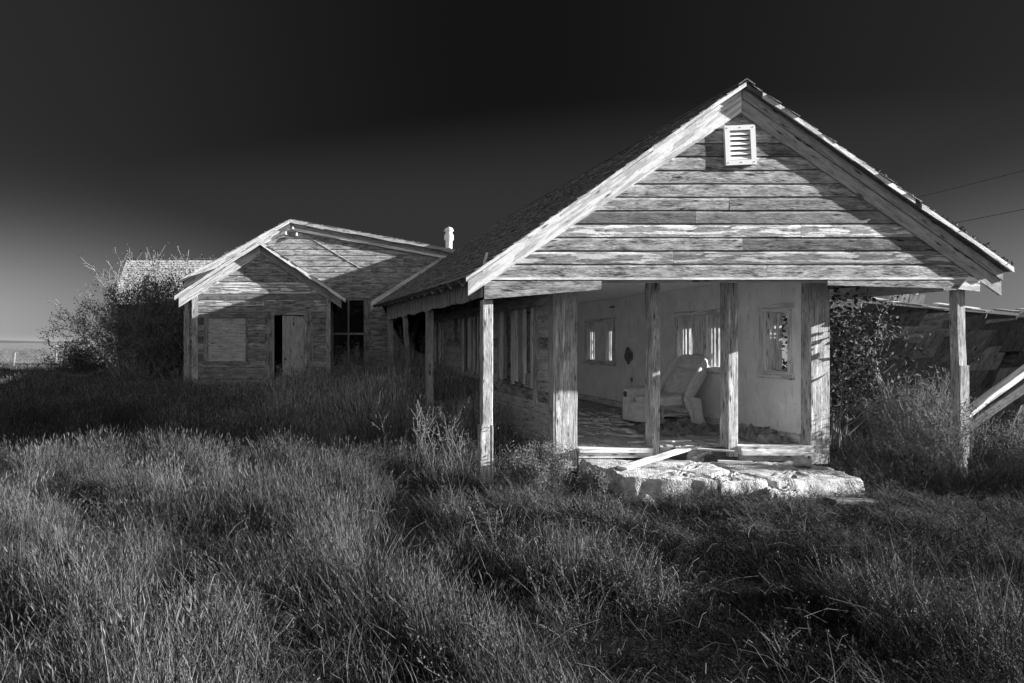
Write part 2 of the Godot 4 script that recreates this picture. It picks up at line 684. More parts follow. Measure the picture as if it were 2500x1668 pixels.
func trim_box(called: String, lo: Vector3, hi: Vector3, m: Material, parent: Node, k := 1.0) -> MeshInstance3D:
	var mb := MB.new()
	mb.abox(lo, hi, k, ro())
	return put(called, mb, m, parent)


# thin strip along a roof's edge, weathered out of true
func edge_strip(mb: MB, p: Vector3, q: Vector3, height: float, depth: float, k := 1.0) -> void:
	var a := p if p.x < q.x else q
	var b := q if p.x < q.x else p
	var n := maxi(3, int(a.distance_to(b) / 0.45))
	var last := Vector3(0, 0, 0)
	for i in n:
		var s := Vector3(0, jit(0.007), jit(0.004))
		var c := a.lerp(b, float(i) / n) + last
		var d := a.lerp(b, float(i + 1) / n) + s
		last = s
		var h0 := Vector3(0, height * rng.randf_range(0.75, 1.1), 0)
		var h1 := Vector3(0, height * rng.randf_range(0.75, 1.1), 0)
		mb.slab(PackedVector3Array([c - h0, d - h1, d, c]), Vector3(0, 0, 1), depth, (b - a).normalized(), k, ro())


# soft cushion: a superellipsoid with creases
func cushion(mb: MB, T: Transform3D, size: Vector3, e: float, sd: int, wrinkle: float, k := 1.0, ru := 26, rv := 16) -> void:
	var nz := FastNoiseLite.new()
	nz.seed = sd
	nz.frequency = 5.0
	var rows := []
	for i in rv + 1:
		var ph := -PI / 2 + PI * i / rv
		var line := PackedVector3Array()
		for j in ru + 1:
			var thv := TAU * (j % ru) / ru
			var sp := func(x: float) -> float: return signf(x) * pow(absf(x), e)
			var p := Vector3(sp.call(cos(ph)) * sp.call(cos(thv)), sp.call(sin(ph)), -sp.call(cos(ph)) * sp.call(sin(thv)))
			p = p * size / 2.0
			p += p.normalized() * nz.get_noise_3dv(p * 1.6) * wrinkle
			line.append(T * p)
		rows.append(line)
	mb.sheet(rows, 2.0, 1.0, k, true)


# ---------------------------------------------------------------- plants
func branch(wood_mb: MB, tips: PackedVector3Array, p: Vector3, dir: Vector3, len: float, r: float, depth: int, curl: float, lift: float, kids: int, k: float) -> void:
	var seg := 3
	var at := p
	var d := dir
	for i in seg:
		d = (d + Vector3(jit(curl), jit(curl) + lift, jit(curl))).normalized()
		var to := at + d * len / seg
		var ra := r * (1.0 - 0.6 * i / seg)
		var rb := r * (1.0 - 0.6 * (i + 1) / seg)
		wood_mb.tube(at, to, maxf(ra, twig_min), maxf(rb, twig_min * 0.8), 3 if depth < 2 else 4, k)
		at = to
		if depth > 0 and i > 0 or depth > 0 and kids > 2:
			for c in maxi(1, kids / 2 if i < seg - 1 else kids - kids / 2):
				var ax := Vector3(jit(1), jit(0.7), jit(1)).normalized()
				var nd := (d + ax * rng.randf_range(0.5, 1.0)).normalized()
				branch(wood_mb, tips, at, nd, len * rng.randf_range(0.5, 0.75), rb * 0.75, depth - 1, curl, lift, kids, k)
	if depth <= 1:
		tips.append(at)
		if depth == 0:
			tips.append(p.lerp(at, 0.5))


func leaf_quad(mb: MB, p: Vector3, size: float, k: float, droop := 0.0, slim := 0.3) -> void:
	var d := Vector3(jit(1), jit(1) - droop, jit(1)).normalized()
	var s := d.cross(Vector3(jit(1), jit(1), jit(1))).normalized() * size * slim
	var n := d.cross(s).normalized() * size * 0.12
	var m := p + d * size * 0.5 + n
	var z := Vector2.ZERO
	mb.tri(p, m + s, p + d * size, z, z, z, k)
	mb.tri(p, p + d * size, m - s, z, z, z, k)


# a shrub of fanning stems: parts stem (one mesh), branches (stuff), leaves (stuff)
func shrub(o: Node3D, spots: Array, len: float, r: float, depth: int, curl: float, lift: float, kids: int, fan: float, leaf_size: float, leaf_p: float, leaf_n: int, wood_m: Material, leaf_m: Material, kw := 1.0, lean := Vector3.ZERO) -> void:
	var mb := MB.new()
	var tips := PackedVector3Array()
	for p: Vector3 in spots:
		var d := (Vector3(jit(fan), 1.0, jit(fan)) + lean).normalized()
		branch(mb, tips, p, d, len * rng.randf_range(0.8, 1.15), r, depth, curl, lift, kids, kw)
	var b := put("branches", mb, wood_m, o)
	b.set_meta("kind", "stuff")
	if leaf_p > 0.0:
		var lm := MB.new()
		for tp in tips:
			if rng.randf() < leaf_p and tp.x > leaf_from_x:
				for i in leaf_n:
					leaf_quad(lm, tp + Vector3(jit(1), jit(1), jit(1)) * leaf_size * 1.6, leaf_size * rng.randf_range(0.6, 1.25), tone(0.35), 0.3, 0.3 if leaf_size > 0.05 else 0.16)
		if lm.v.size():
			var l := put("leaves", lm, leaf_m, o)
			l.set_meta("kind", "stuff")


func tuft(sd: int, blades: int, spread: float, h: float, bend: float, heads: float, width: float) -> ArrayMesh:
	var g := RandomNumberGenerator.new()
	g.seed = sd
	var mb := MB.new()
	for i in blades:
		var a := g.randf() * TAU
		var rr := spread * sqrt(g.randf())
		var p := Vector3(cos(a) * rr, -0.03, sin(a) * rr)
		var la := g.randf() * TAU
		var kink := g.randf_range(-0.5, 0.5) * bend
		var lean := Vector3(cos(la), 0, sin(la)) * bend * g.randf_range(0.1, 1.4) + Vector3(-0.08, 0, 0.02)
		var hh := h * g.randf_range(0.45, 1.12)
		var side := Vector3(cos(la + 1.57 + g.randf()), 0, sin(la + 1.57 + g.randf())) * width * g.randf_range(0.6, 1.3)
		var seg := 4
		var prev := p
		var k := 0.15 + 2.3 * pow(g.randf(), 2.0)
		var z := Vector2.ZERO
		var head := g.randf() < heads
		for s in seg:
			var f := float(s + 1) / seg
			var q := p + Vector3.UP * hh * (f - 0.16 * f * f * lean.length() * 2.0) + lean * hh * f * f + Vector3(sin(la), 0, cos(la)) * kink * hh * maxf(0.0, f - 0.5)
			var w0 := side * (1.0 - float(s) / seg * 0.75)
			var w1 := side * (1.0 - f * 0.75)
			if s == seg - 1 and not head:
				w1 = side * 0.08
			mb.quad(prev - w0, prev + w0, q + w1, q - w1, z, z, z, z, k)
			prev = q
		if head:
			var d := (Vector3.UP + lean * 1.6).normalized() * hh * g.randf_range(0.08, 0.15)
			var s2 := side.normalized() * width * 1.9
			var s3 := d.cross(s2).normalized() * width * 1.9
			for sv: Vector3 in [s2, s3]:
				mb.tri(prev, prev + d * 0.4 + sv, prev + d, z, z, z, k * 1.25)
				mb.tri(prev, prev + d, prev + d * 0.4 - sv, z, z, z, k * 1.25)
	return mb.mesh()


# a fine branching weed: stalks with short side twigs and specks of seed
func forb(sd: int, stems: int, spread: float, h: float) -> ArrayMesh:
	var g := RandomNumberGenerator.new()
	g.seed = sd
	var mb := MB.new()
	var z := Vector2.ZERO
	for i in stems:
		var a := g.randf() * TAU
		var rr := spread * sqrt(g.randf())
		var p := Vector3(cos(a) * rr, -0.02, sin(a) * rr)
		var d := Vector3(g.randf_range(-0.5, 0.5), 1.0, g.randf_range(-0.5, 0.5)).normalized()
		var hh := h * g.randf_range(0.5, 1.1)
		var k := 0.4 + 1.2 * g.randf()
		for s in 5:
			d = (d + Vector3(g.randf_range(-0.35, 0.35), g.randf_range(-0.1, 0.1), g.randf_range(-0.35, 0.35))).normalized()
			var q := p + d * hh / 5.0
			var w := d.cross(Vector3(cos(a), 0, sin(a))).normalized() * 0.0021
			mb.quad(p - w, p + w, q + w * 0.8, q - w * 0.8, z, z, z, z, k)
			if s > 0:
				for t in 3:
					var td := (d * 0.7 + Vector3(g.randf_range(-1, 1), g.randf_range(-0.3, 0.9), g.randf_range(-1, 1))).normalized()
					var e := p.lerp(q, g.randf())
					var l := hh * g.randf_range(0.06, 0.2)
					var tw := td.cross(Vector3(g.randf(), g.randf(), 0.3)).normalized() * 0.0011
					mb.tri(e - tw, e + tw, e + td * l, z, z, z, k)
					for u in 2:
						var c := e + td * l * g.randf_range(0.4, 1.0)
						var ld := Vector3(g.randf_range(-1, 1), g.randf_range(-1, 1), g.randf_range(-1, 1)).normalized() * 0.011
						var ls := ld.cross(td).normalized() * 0.0035
						mb.tri(c - ls, c + ls, c + ld, z, z, z, k * 1.2)
			p = q
	return mb.mesh()


func scatter(called: String, mesh: Mesh, m: Material, xf: Array, cols: Array, label: String) -> void:
	var mm := MultiMesh.new()
	mm.transform_format = MultiMesh.TRANSFORM_3D
	mm.use_colors = true
	mm.mesh = mesh
	mm.instance_count = xf.size()
	for i in xf.size():
		mm.set_instance_transform(i, xf[i])
		mm.set_instance_color(i, cols[i])
	var o := MultiMeshInstance3D.new()
	o.name = numbered(called)
	o.multimesh = mm
	o.material_override = m
	add_child(o)
	tag(o, label, "grass", "", "stuff")


# ---------------------------------------------------------------- terrain
var lump := FastNoiseLite.new()
var patch := FastNoiseLite.new()


func ground_y(x: float, z: float) -> float:
	var f := smoothstep(-9.0, -16.0, z)
	var y := 0.36 * f
	var d := Vector2(x, z).length()
	y += lump.get_noise_2d(x, z) * 0.14 * clampf(1.4 - d / 24.0, 0.0, 1.0)
	if z < -40.0:
		y += -0.2 * smoothstep(-40.0, -70.0, z)
	return y


func closed_off(x: float, z: float) -> bool:
	if x > 3.35 and x < 7.2 and z < -9.1 and z > -18.2:
		return true
	if x > 3.85 and x < 6.85 and z < -7.85 and z > -9.4:
		return true
	if x > -2.62 and x < 0.86 and z < -16.95 and z > -19.2:
		return true
	if x > -3.2 and x < 5.7 and z < -18.95 and z > -27.0:
		return true
	return false


# ---------------------------------------------------------------- the gabled house with the open front
func main_house() -> void:
	var H := thing("gabled_house", "weathered clapboard house with steep front gable and missing front wall, nearest building", "house", Vector3(5.4, 0.3, -13.3))
	var X := Vector3.RIGHT
	var Z := Vector3(0, 0, 1)
	var RF := Vector3(5.52, 5.03, -8.385)
	var RB := Vector3(5.52, 5.08, -18.93)
	var LF := Vector3(2.08, 2.62, -8.385)
	var LB := Vector3(2.06, 2.8, -18.35)
	var EF := Vector3(8.8, 2.74, -8.385)
	var EB := Vector3(8.8, 2.74, -18.93)
	var ul := Vector3(-0.573, 0.819, 0)
	var ur := Vector3(0.573, 0.819, 0)

	# sheathing of the gable, and its boards
	var zg := -8.5
	var g := MB.new()
	g.slab(PackedVector3Array([Vector3(2.36, 2.63, zg - 0.03), Vector3(8.5, 2.63, zg - 0.03), Vector3(8.6, 2.82, zg - 0.03), Vector3(5.52, 4.97, zg - 0.03), Vector3(2.3, 2.74, zg - 0.03)]), Z, 0.026, X)
	var gable := put("gable_wall", g, M.siding_dark, H)
	var gb := func(y: float) -> Vector2:
		return Vector2(maxf(2.36, 5.52 - (4.99 - y) / 0.701), minf(8.48, 5.52 + (4.99 - y) / 0.698))
	var gm := func(row: int) -> Material:
		if row in [1, 3]:
			return M.siding_pale
		if row in [4, 9, 12, 13]:
			return M.siding_dark if row == 4 else M.siding
		return M.siding_b if row % 2 == 0 else M.siding
	siding(gable, Vector3(0, 0, zg), X, Z, 2.645, 4.95, 0.167, gb, [], gm, 4.2, 0.28)
	# the two lowest boards, sagging
	var mb := MB.new()
	mb.slab(PackedVector3Array([Vector3(2.335, 2.375, zg - 0.004), Vector3(3.79, 2.498, zg - 0.004), Vector3(3.79, 2.615, zg - 0.004), Vector3(2.335, 2.6, zg - 0.004)]), Z, 0.026, X, 0.95, ro())
	put("hanging_board", mb, M.siding, gable)
	mb = MB.new()
	mb.slab(PackedVector3Array([Vector3(2.335, 2.615, zg + 0.002), Vector3(8.45, 2.62, zg + 0.002), Vector3(8.45, 2.645, zg + 0.002), Vector3(2.335, 2.645, zg + 0.002)]), Z, 0.03, X, 1.2, ro())
	put("drip_board", mb, M.trim, gable)
	mb = MB.new()
	mb.slab(PackedVector3Array([Vector3(6.6, 2.55, zg - 0.004), Vector3(8.47, 2.5, zg - 0.004), Vector3(8.47, 2.618, zg - 0.004), Vector3(6.6, 2.615, zg - 0.004)]), Z, 0.026, X, 0.9, ro())
	put("hanging_board", mb, M.siding_b, gable)
	mb = MB.new()
	mb.slab(PackedVector3Array([Vector3(8.2, 2.5, zg + 0.024), Vector3(8.47, 2.47, zg + 0.024), Vector3(8.47, 2.6, zg + 0.024), Vector3(8.34, 2.66, zg + 0.024)]), Z, 0.02, X, 1.0, ro())
	put("cracked_board", mb, M.trim, gable)
	mb = MB.new()
	mb.abox(Vector3(2.4, 2.595, -8.68), Vector3(8.42, 2.72, -8.54), 1.0, ro())
	put("porch_beam", mb, M.lumber, H)

	# rake boards: frieze on the wall, bright strip at the roof's edge
	mb = MB.new()
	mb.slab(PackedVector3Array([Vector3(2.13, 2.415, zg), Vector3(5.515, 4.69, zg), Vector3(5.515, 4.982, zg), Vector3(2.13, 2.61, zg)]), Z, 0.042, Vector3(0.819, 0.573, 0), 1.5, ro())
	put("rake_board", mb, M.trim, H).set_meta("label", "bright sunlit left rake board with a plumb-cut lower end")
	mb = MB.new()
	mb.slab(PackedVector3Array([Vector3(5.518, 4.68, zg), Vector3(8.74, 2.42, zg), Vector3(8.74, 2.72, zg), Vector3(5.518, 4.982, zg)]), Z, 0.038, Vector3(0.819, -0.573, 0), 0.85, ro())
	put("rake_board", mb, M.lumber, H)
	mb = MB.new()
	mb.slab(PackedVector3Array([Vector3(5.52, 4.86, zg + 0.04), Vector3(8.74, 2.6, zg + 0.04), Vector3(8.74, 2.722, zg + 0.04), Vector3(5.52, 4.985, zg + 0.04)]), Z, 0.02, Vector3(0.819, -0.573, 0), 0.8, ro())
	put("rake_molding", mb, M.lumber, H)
	mb = MB.new()
	edge_strip(mb, LF + Vector3(0, 0.012, 0.002), RF + Vector3(0.0, 0.012, 0.002), 0.062, 0.018, 1.2)
	put("edge_strip", mb, M.trim, H)
	mb = MB.new()
	edge_strip(mb, RF.lerp(EF, 0.06) + Vector3(0.004, 0.012, 0.002), RF.lerp(EF, 0.63) + Vector3(0, 0.012, 0.002), 0.062, 0.018, 1.2)
	edge_strip(mb, RF.lerp(EF, 0.655) + Vector3(0, 0.005, 0.002), EF + Vector3(0, 0.012, 0.002), 0.062, 0.018, 1.1)
	put("edge_strip", mb, M.trim, H)

	# roof
	var dl := roof_slope(H, "roof", RF, RB, LF, LB, ul, 300, 0.14, 0.15, M.dull)
	var dr := roof_slope(H, "roof", RF + Vector3(0.01, 0, 0), RB + Vector3(0.01, 0, 0), EF, EB, ur, 0, 0.14, 0.15, M.dull)
	for sd: float in [-1.0, 1.0]:
		mb = MB.new()
		mb.beam(Vector3(5.52 + sd * 0.05, 5.035, -8.36), Vector3(5.52 + sd * 0.05, 5.085, -18.95), 0.13, 0.014, Vector3(0.573 * sd, 0.819, 0), 0.7, ro())
		put("ridge_board", mb, M.siding_dark, dl)
	# clumps of moss along the right edge
	mb = MB.new()
	for i in 420:
		var f := 0.3 + 0.7 * sqrt(rng.randf())
		var p := RF.lerp(EF, f) + Vector3(0, 0.035 + rng.randf() * 0.03, -rng.randf() * 0.25)
		leaf_quad(mb, p, 0.05, tone(0.3), -0.6)
	put("moss", mb, M.leaf, dr).set_meta("kind", "stuff")
	mb = MB.new()
	mb.beam(Vector3(2.3, 2.72, -8.45), Vector3(2.38, 2.96, -8.52), 0.03, 0.012, Z, 1.2, ro())
	put("lath_splinter", mb, M.trim, dl)
	# far rake board standing above the roof plane
	mb = MB.new()
	var RM := LB.lerp(RB, 0.55)
	mb.slab(PackedVector3Array([LB + Vector3(-0.06, -0.1, 0), RM + Vector3(0, -0.1, 0), RM + Vector3(0, 0.1, 0), LB + Vector3(-0.06, 0.12, 0)]), Z, 0.03, Vector3(0.819, 0.573, 0), 0.9, ro())
	put("rake_board", mb, M.trim, H)
	mb = MB.new()
	mb.slab(PackedVector3Array([Vector3(3.55, 0.4, -18.3), Vector3(7.15, 0.4, -18.3), Vector3(7.15, 2.7, -18.3), Vector3(8.7, 2.7, -18.3), Vector3(5.52, 4.95, -18.3), Vector3(2.3, 2.8, -18.3), Vector3(3.55, 2.8, -18.3)]), Z, 0.06, X)
	put("back_wall", mb, M.siding_dark, H)
	# rafter tails under the left eave
	for i in 15:
		var z := -8.75 - i * 0.64
		mb = MB.new()
		mb.beam(Vector3(2.1, 2.59 + i * 0.012, z), Vector3(2.75, 3.045 + i * 0.008, z), 0.045, 0.09, Vector3.UP, tone(0.15), ro())
		put("rafter_tail", mb, M.lumber, dl)

	# valance of upright slats under the left eave
	var slats := []
	for i in 5:
		mb = MB.new()
		mb.abox(Vector3(-0.009, -0.17, -0.034), Vector3(0.009, 0.17, 0.034), [0.75, 1.0, 1.2, 0.9, 1.1][i], ro())
		slats.append(mb.mesh())
	mb = MB.new()
	mb.abox(Vector3(2.335, 2.42, -17.6), Vector3(2.36, 2.76, -8.56))
	var val := put("porch_valance", mb, M.dull, H)
	for i in 124:
		var z := -8.56 - i * 0.0725
		inst("slat", slats[rng.randi() % 5], M.lumber if rng.randf() < 0.7 else M.siding_b, val, Transform3D(Basis(Vector3(1, 0, 0), jit(0.025)), Vector3(2.322 + jit(0.003), 2.565 + jit(0.012) + (0.012 * sin(i * 0.35)), z)))
	# porch ceilings
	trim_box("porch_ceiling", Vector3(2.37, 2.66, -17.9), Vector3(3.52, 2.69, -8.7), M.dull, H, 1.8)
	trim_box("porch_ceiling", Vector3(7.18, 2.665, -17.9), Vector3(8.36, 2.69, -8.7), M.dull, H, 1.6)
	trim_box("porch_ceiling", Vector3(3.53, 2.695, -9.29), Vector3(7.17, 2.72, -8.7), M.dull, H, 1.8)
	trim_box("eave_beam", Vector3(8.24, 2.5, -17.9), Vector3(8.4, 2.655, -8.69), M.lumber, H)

	# left wall: dark sheathing, siding outside, plaster inside
	var O := Vector3(3.55, 0.0, -18.0)
	var N := Vector3(-1, 0, 0)
	var wins := [[6.1, 8.0, 1.2, 2.38], [3.4, 4.92, 1.22, 2.36], [0.55, 2.0, 1.22, 2.34], [2.7, 3.05, 1.88, 2.3]]
	var holes := []
	for w in wins:
		holes.append(Rect2(w[0], w[2], w[1] - w[0], w[3] - w[2]))
	mb = MB.new()
	panel(mb, O + Vector3(0.06, 0, 0), Z, N, 0.0, 8.62, 0.15, 2.7, [], 0.05)
	var lw := put("left_wall", mb, M.siding_dark, H)
	siding(lw, O, Z, N, 0.2, 2.66, 0.155, func(_y: float) -> Vector2: return Vector2(0.0, 8.6), holes, func(r: int) -> Material: return M.siding_faded if r % 5 else M.siding_b, 3.0, 0.16)
	mb = MB.new()
	panel(mb, Vector3(3.68, 0, -18.0), Z, Vector3.RIGHT, 0.0, 8.62, 0.3, 2.81, [], 0.03)
	put("plaster", mb, M.plaster, lw)
	# boarded windows of the left wall
	for k in 3:
		var w: Array = wins[k]
		var z0: float = -18.0 + w[0]
		var z1: float = -18.0 + w[1]
		mb = MB.new()
		var xo := 3.50
		mb.abox(Vector3(xo, w[3] - 0.02, z0 - 0.04), Vector3(3.56, w[3] + 0.08, z1 + 0.04), 1.0, ro())
		mb.abox(Vector3(xo + 0.004, w[2] - 0.1, z0), Vector3(3.56, w[3] - 0.022, z0 + 0.1), 1.0, ro())
		mb.abox(Vector3(xo + 0.004, w[2] - 0.28 if k == 0 else w[2] - 0.08, z1 - 0.1), Vector3(3.56, w[3] - 0.022, z1), 1.0, ro())
		var fr := put("window", mb, M.post, lw)
		var span := z1 - z0 - 0.2
		# sash stiles and boards nailed between, with dark gaps left over
		var strips := [[0.0, 0.1, 0.005, 1.0], [0.1, 0.2, 0.02, 0.8], [0.36, 0.43, 0.006, 1.2], [0.45, 0.56, 0.0, 1.3], [0.57, 0.7, 0.012, 0.9], [0.71, 0.76, 0.004, 1.1], [0.9, 1.0, 0.012, 1.0]]
		for s in strips:
			mb = MB.new()
			mb.abox(Vector3(3.508 + s[2], w[2] - 0.06 + rng.randf() * 0.12, z0 + 0.1 + span * s[0]), Vector3(3.545, w[3] - 0.03, z0 + 0.1 + span * s[1] - 0.006), s[3], ro())
			put("window_board", mb, M.trim if s[3] > 0.95 else M.lumber, fr)
		mb = MB.new()
		mb.abox(Vector3(3.522, w[2] - 0.05, z0 + 0.1 + span * 0.72), Vector3(3.548, w[2] + 0.16, z1 - 0.11), 1.1, ro())
		put("sash_rail", mb, M.lumber, fr)
	mb = MB.new()
	mb.beam(Vector3(3.5, 0.6, -16.4), Vector3(3.42, 1.35, -16.65), 0.03, 0.14, Z, 1.1, ro())
	put("loose_board", mb, M.lumber, lw)

	# right wall with real window openings
	var ow := [[-10.25, -9.74], [-11.7, -11.14], [-12.56, -12.07], [-15.53, -15.14], [-16.5, -16.1]]
	var rh := []
	for w in ow:
		rh.append(Rect2(w[0] + 18.0, 1.42, w[1] - w[0], 0.88))
	mb = MB.new()
	panel(mb, Vector3(7.06, 0, -18.0), Z, N, 0.0, 8.52, 0.3, 2.81, rh, 0.03)
	var rw := put("right_wall", mb, M.plaster, H)
	mb = MB.new()
	panel(mb, Vector3(7.17, 0, -18.0), Z, N, 0.0, 8.5, 0.2, 2.81, rh, 0.108)
	put("sheathing", mb, M.siding, rw)
	var cas := [[-10.25, -9.74], [-12.56, -11.14], [-16.5, -15.14]]
	for c in cas:
		mb = MB.new()
		var a: float = c[0]
		var b: float = c[1]
		mb.abox(Vector3(7.004, 2.3, a - 0.1), Vector3(7.03, 2.395, b + 0.1), 1.0, ro())
		mb.abox(Vector3(7.006, 1.4, a - 0.09), Vector3(7.03, 2.299, a), 0.95, ro())
		mb.abox(Vector3(7.006, 1.4, b), Vector3(7.03, 2.299, b + 0.09), 1.05, ro())
		mb.abox(Vector3(6.985, 1.305, a - 0.12), Vector3(7.03, 1.4, b + 0.12), 0.9, ro())
		var fr := put("window", mb, M.trim, rw)
		for w in ow:
			if w[0] >= a and w[1] <= b:
				mb = MB.new()
				mb.abox(Vector3(7.05, 1.42, w[0]), Vector3(7.2, 2.3, w[0] + 0.022), 1.1, ro())
				mb.abox(Vector3(7.05, 1.42, w[1] - 0.022), Vector3(7.2, 2.3, w[1]), 0.9, ro())
				mb.abox(Vector3(7.05, 1.405, w[0] + 0.023), Vector3(7.22, 1.427, w[1] - 0.023), 1.1, ro())
				mb.abox(Vector3(7.05, 2.278, w[0] + 0.023), Vector3(7.2, 2.3, w[1] - 0.023), 0.9, ro())
				put("jamb", mb, M.trim, fr)
				mb = MB.new()
				var ws: float = w[0] + 0.03
				mb.abox(Vector3(7.11, 1.43, ws), Vector3(7.145, 2.27, ws + 0.06), 1.2, ro())
				mb.abox(Vector3(7.11, 1.43, ws + 0.1), Vector3(7.15, 2.27, ws + 0.17), 1.0, ro())
				put("sash_stile", mb, M.trim, fr)
	mb = MB.new()
	mb.abox(Vector3(7.002, 1.42, -12.06), Vector3(7.029, 2.298, -11.71), 1.05, ro())
	put("mullion", mb, M.trim, rw)
	# holes punched in the plaster, with the edge broken away
	for q in [[Vector2(-14.45, 1.55), 0.3, 0.3], [Vector2(-14.3, 1.05), 0.12, 0.09], [Vector2(-15.2, 2.62), 0.25, 0.05]]:
		var poly := PackedVector3Array()
		for i in 14:
			var t := TAU * i / 14
			var rr := rng.randf_range(0.5, 1.0)
			poly.append(Vector3(7.029, q[0].y + sin(t) * q[2] * rr * 0.7, q[0].x + cos(t) * q[1] * rr * 0.7))
		mb = MB.new()
		mb.slab(poly, N, 0.003, Vector3(0, 0, 1), 1.0, ro())
		put("plaster_hole", mb, M.siding_dark, rw)
	mb = MB.new()
	mb.abox(Vector3(7.0, 0.44, -17.9), Vector3(7.028, 0.56, -9.5), 0.9, ro())
	put("baseboard", mb, M.trim, rw)

	# ceiling, header, floor
	trim_box("ceiling", Vector3(3.55, 2.812, -17.95), Vector3(7.15, 2.84, -9.32), M.plaster, H)
	trim_box("header", Vector3(3.53, 2.7, -9.5), Vector3(7.17, 2.81, -9.3), M.lumber, H)
	mb = MB.new()
	mb.abox(Vector3(3.66, 0.2, -17.95), Vector3(7.15, 0.395, -9.34))
	var fl := put("floor", mb, M.dull, H)
	for i in 40:
		mb = MB.new()
		var x := 3.7 + i * 0.0833
		mb.abox(Vector3(x, 0.396, -17.9), Vector3(x + 0.08, 0.42 + jit(0.002), -9.42 + jit(0.06)), tone(0.2) * 1.3, ro())
		put("floor_plank", mb, M.post, fl)

	# front posts of the missing wall
	var pil := [[3.53, 3.83, 0.08, -9.3, 0.19, "corner_pillar"], [4.845, 4.958, 0.3, -9.3, 0.19, "wall_post"], [5.885, 6.02, 0.28, -9.3, 0.19, "wall_post"], [7.01, 7.27, 0.18, -9.3, 0.19, "corner_pillar"]]
	for q in pil:
		mb = MB.new()
		var cx: float = (q[0] + q[1]) / 2.0
		timber(mb, Vector3(cx, q[2], q[3] - q[4] / 2.0), Vector3(cx, 2.7, q[3] - q[4] / 2.0), q[1] - q[0], q[4], X, 0.007, 8, 0.002, 1.15)
		put(q[5], mb, M.post, H)
	trim_box("corner_board", Vector3(3.505, 0.15, -9.5), Vector3(3.53, 2.68, -9.305), M.lumber, H)
	# sills stacked between the posts
	for q in [[3.84, 4.84, 0.345, 0.40, -9.24], [3.84, 4.84, 0.27, 0.342, -9.275], [3.84, 4.3, 0.17, 0.268, -9.285], [6.03, 7.0, 0.37, 0.43, -9.25], [6.03, 6.99, 0.31, 0.368, -9.22], [6.03, 6.95, 0.22, 0.306, -9.28], [4.97, 5.88, 0.28, 0.34, -9.4]]:
		trim_box("sill_board", Vector3(q[0], q[2], -9.44), Vector3(q[1], q[3], q[4]), M.trim if q[2] > 0.25 else M.post, H, tone(0.1))

	# porch posts
	var P := [[Vector3(2.39, -0.1, -8.6), Vector3(2.395, 2.37, -8.6), 0.13, 0.13, 1.15, M.post], [Vector3(2.4, 0.0, -12.3), Vector3(2.4, 2.42, -12.3), 0.13, 0.13, 0.8, M.lumber], [Vector3(2.52, 0.2, -14.9), Vector3(2.38, 2.42, -14.95), 0.1, 0.13, 0.8, M.lumber], [Vector3(2.4, 0.3, -17.2), Vector3(2.36, 2.42, -17.2), 0.14, 0.13, 0.75, M.lumber], [Vector3(8.37, -0.1, -8.6), Vector3(8.32, 2.5, -8.6), 0.11, 0.11, 0.85, M.post]]
	for q in P:
		mb = MB.new()
		timber(mb, q[0], q[1], q[2], q[3], X, 0.009, 9, 0.003, q[4])
		put("porch_post", mb, q[5], H)
	for q in [[Vector3(2.318, -0.1, -8.532), Vector3(2.432, 0.81, -8.512)], [Vector3(2.436, -0.1, -8.535), Vector3(2.456, 0.81, -8.508)], [Vector3(2.3, -0.1, -8.66), Vector3(2.319, 0.8, -8.512)]]:
		trim_box("post_cladding", q[0], q[1], M.post, H, 1.25)
	trim_box("post_cladding", Vector3(8.3, 0.4, -8.544), Vector3(8.41, 1.55, -8.53), M.post, H, 0.8)


